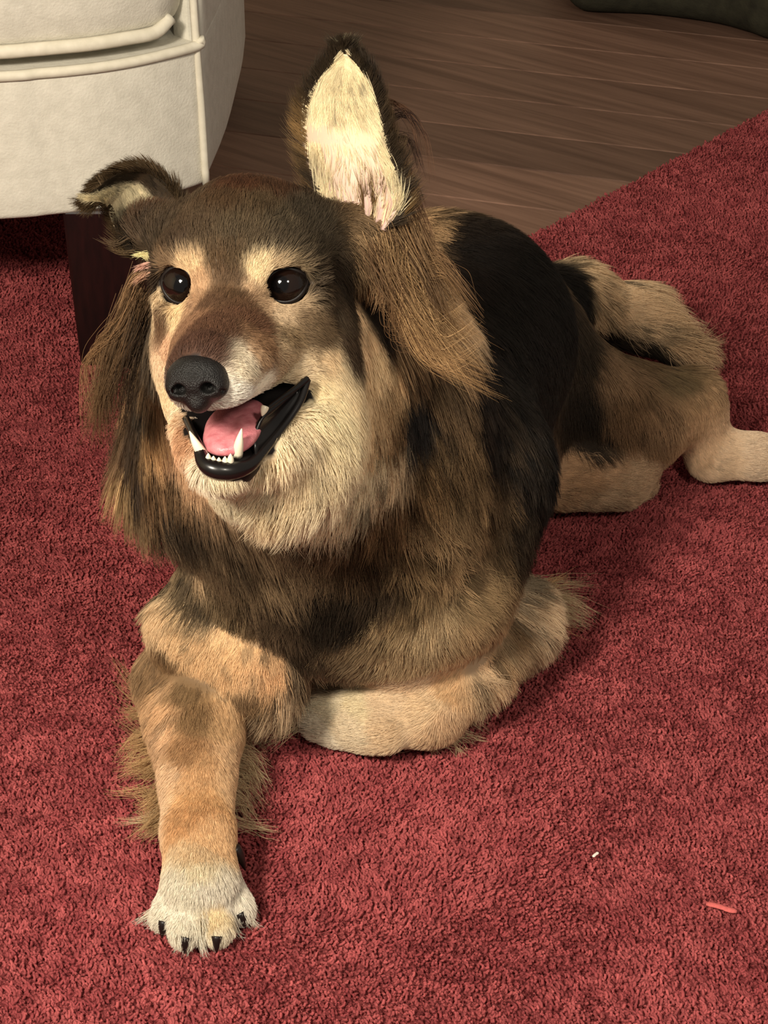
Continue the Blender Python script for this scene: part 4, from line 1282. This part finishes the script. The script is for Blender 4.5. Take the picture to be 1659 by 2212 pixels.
for a_ in range(34):      # fringe down the outer side of the outstretched foreleg
    v0 = r_.uniform(1480, 1790)
    reach = r_.uniform(50, 115) * (1.0 if v0 < 1650 else 0.75)
    z0 = 0.05 - 0.03 * (v0 - 1480) / 310
    dv_ = r_.uniform(-25, 45)
    lk.append([at(362 + r_.uniform(-4, 10), v0, z0), at(362 - reach * 0.55, v0 + dv_ * 0.3 + 12, z0 * 0.65), at(362 - reach, v0 + dv_, z0 * 0.3 + 0.003)])
    lc.append(FE * r_.uniform(0.7, 1.1))
for a_ in range(16):      # and the inner side
    v0 = r_.uniform(1550, 1760)
    reach = r_.uniform(30, 85)
    z0 = 0.04 - 0.022 * (v0 - 1550) / 210
    dv_ = r_.uniform(0, 60)
    lk.append([at(492, v0, z0), at(492 + reach * 0.6, v0 + dv_ * 0.2, z0 * 0.6), at(492 + reach, v0 + dv_, z0 * 0.2 + 0.003)])
    lc.append(FE2 * r_.uniform(0.8, 1.05))
for a_ in range(30):      # tuft at the elbow of the folded foreleg
    v0 = r_.uniform(1270, 1400)
    reach = r_.uniform(70, 165) * (1.0 if v0 < 1360 else 0.6)
    z0 = 0.062 - 0.03 * (v0 - 1270) / 130
    dv_ = r_.uniform(-30, 35)
    lk.append([at(1120 + r_.uniform(-12, 12), v0, z0), at(1120 + reach * 0.55, v0 - 14 + dv_ * 0.2, z0 * 0.9), at(1120 + reach, v0 + dv_, z0 * 0.6)])
    lc.append(FE2 * r_.uniform(0.7, 1.05))
locks(lk, 30, 0.0040, lc, rad=0.00014, seed=71)
# tufts between and beside the toes of the outstretched paw
tk = [[at(*q) for q in pl] for pl in (((352, 1955, .016), (322, 1975, .010), (292, 1994, .003)), ((350, 1970, .012), (330, 1992, .006), (315, 2000, .002)), ((382, 2000, .014), (384, 2030, .006), (380, 2056, .002)), ((400, 2005, .016), (405, 2035, .008), (402, 2062, .002)),
                                      ((432, 1985, .022), (436, 2030, .010), (446, 2068, .002)), ((440, 1980, .022), (452, 2020, .012), (470, 2046, .003)), ((485, 1970, .018), (505, 2005, .008), (520, 2020, .002)), ((512, 1945, .018), (535, 1980, .008), (556, 2005, .002)), ((520, 1930, .016), (540, 1955, .008), (552, 1980, .003)))]
locks(tk, 40, 0.0022, [srgb(246, 234, 208)] * len(tk), rad=0.00013, seed=76)
# wisps behind the upright ear and at the base of the folded one
wk, wcol = [], []
for pl, c_ in (((( 815, 215, -7), (870, 230, -7.5), (915, 290, -7.5), (930, 380, -7.2)), srgb(96, 64, 44)), (((830, 260, -7), (885, 245, -7.4), (925, 300, -7.5)), srgb(50, 32, 24)), (((840, 300, -7), (890, 300, -7.3), (915, 380, -7)), srgb(60, 40, 30)),
               (((850, 350, -7), (890, 380, -7.2), (920, 470, -6.8)), srgb(110, 76, 54)), (((860, 400, -6.5), (900, 440, -7), (940, 540, -6.5)), srgb(120, 84, 60)), (((870, 430, -6.5), (905, 480, -6.8), (955, 580, -6)), srgb(140, 104, 70)),
               (((270, 520, -4.5), (245, 530, -4.3), (215, 515, -4.2)), srgb(90, 70, 48)), (((290, 545, -4.4), (260, 545, -4.2), (232, 530, -4)), srgb(96, 76, 50)), (((320, 580, -4), (285, 600, -3.8), (250, 680, -4)), srgb(150, 116, 80))):
    wk.append([HP(*q) for q in pl])
    wcol.append(c_)
locks(wk, 26, 0.0016, wcol, rad=0.00014, seed=72)
locks([[HP(330, 556, -3.6), HP(312, 550, -3.5), HP(290, 552, -3.6)], [HP(330, 572, -3.5), HP(310, 574, -3.4), HP(292, 584, -3.6)], [HP(326, 590, -3.5), HP(308, 596, -3.4), HP(288, 612, -3.8)]], 60, 0.0012, [srgb(240, 224, 160), srgb(220, 170, 150), srgb(206, 160, 130)], rad=0.00014, seed=77)
# long hair of the ruff that hangs beside the face, left of the photograph
wk, wcol = [], []
for pl, c_ in ((((300, 610, -4.5), (255, 700, -4.5), (205, 800, -5), (195, 930, -5.5)), srgb(150, 112, 76)), (((295, 640, -4.5), (250, 740, -4.6), (215, 830, -5), (205, 900, -5.5)), srgb(120, 90, 60)),
               (((310, 640, -4), (275, 740, -4.2), (240, 830, -4.6), (232, 960, -5)), srgb(96, 72, 48)), (((315, 700, -3.6), (295, 800, -4), (270, 900, -4.5), (262, 980, -5)), srgb(60, 46, 34))):
    wk.append([HP(*q) for q in pl])
    wcol.append(c_)
r_ = np.random.default_rng(6)
wk2, wc2 = [], []
for a_ in range(16):
    i_, j_ = r_.integers(0, len(wk), 2)
    q_ = r_.random()
    wk2.append([np.asarray(x_) * q_ + np.asarray(y_) * (1 - q_) + r_.normal(0, 0.003, 3) * (0.4 + 0.5 * k_) for k_, (x_, y_) in enumerate(zip(wk[i_], wk[j_]))])
    wc2.append((wcol[i_] * q_ + wcol[j_] * (1 - q_)) * r_.uniform(0.6, 1.2))
locks(wk2, 40, 0.0036, wc2, rad=0.00014, seed=73)
# long light hair hanging from behind the upright ear
wk, wcol = [], []
for pl, c_ in ((((840, 500, -5.5), (880, 580, -5.0), (940, 680, -5.0), (1020, 760, -5.5)), srgb(206, 166, 116)), (((850, 520, -5.2), (880, 620, -4.6), (930, 720, -4.6), (1000, 800, -5)), srgb(186, 146, 98)),
               (((870, 500, -5.8), (920, 580, -5.4), (970, 650, -5.4), (1040, 710, -6)), srgb(196, 156, 110)), (((820, 540, -4.8), (850, 640, -4.2), (890, 720, -4.2), (960, 790, -4.6)), srgb(120, 88, 58)),
               (((880, 480, -6), (930, 540, -6), (960, 600, -6), (1010, 660, -6.4)), srgb(130, 98, 66)), (((835, 560, -4.6), (870, 660, -4), (930, 760, -4), (1010, 830, -4.4)), srgb(160, 124, 82))):
    wk.append([HP(*q) for q in pl])
    wcol.append(c_)
r_ = np.random.default_rng(5)
wk2, wc2 = [], []
for a_ in range(26):
    i_, j_ = r_.integers(0, len(wk), 2)
    q_ = r_.random()
    wk2.append([np.asarray(x_) * q_ + np.asarray(y_) * (1 - q_) + r_.normal(0, 0.004, 3) * (0.4 + 0.5 * k_) for k_, (x_, y_) in enumerate(zip(wk[i_], wk[j_]))])
    wc2.append((wcol[i_] * q_ + wcol[j_] * (1 - q_)) * r_.uniform(0.55, 1.15))
locks(wk2, 46, 0.0042, wc2, rad=0.00014, seed=75)
fp = np.concatenate([f[0] for f in FURS])
fr = np.concatenate([f[1] for f in FURS])
fc = np.concatenate([np.broadcast_to(f[2], f[0].shape) for f in FURS])
print('FUR strands', len(fp))
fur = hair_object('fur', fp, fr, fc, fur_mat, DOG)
props(fur, kind='stuff')

# ------------------------------------------------------------------ crumbs on the carpet
def crumb(name, a, b, w, rgb, label, cat, wob=0.2):
    A, B = at(*a, 0.002), at(*b, 0.002)
    L = np.linalg.norm(B - A)
    pth = smooth_path([A, A * 0.6 + B * 0.4 + [0, w * wob, 0.0004], B * 0.7 + A * 0.3 + [0, -w * wob, 0], B], 9)
    V, F = tube(pth, [w * 0.7, w, w * 0.95, w, w * 0.9, w, w * 1.05, w, w * 0.6], 8)
    V = np.array(V)
    V[:, 2] = 0.0006 + (V[:, 2] - 0.002) * 0.55 + 0.001
    o = mesh_obj(name, V, F, mottled(name + '_fibre', srgb(*rgb) * 0.8, srgb(*rgb), 900, rough=0.8))
    return props(o, label, cat)


crumb('lint_strip', (1526, 1951), (1592, 1968), 0.0022, (214, 108, 104), 'small pink strip of lint lying on the red carpet', 'lint', 0.12)
crumb('crumb', (1281, 1850), (1292, 1840), 0.0011, (250, 238, 226), 'tiny white crumb lying on the red carpet', 'crumb', 0.1)
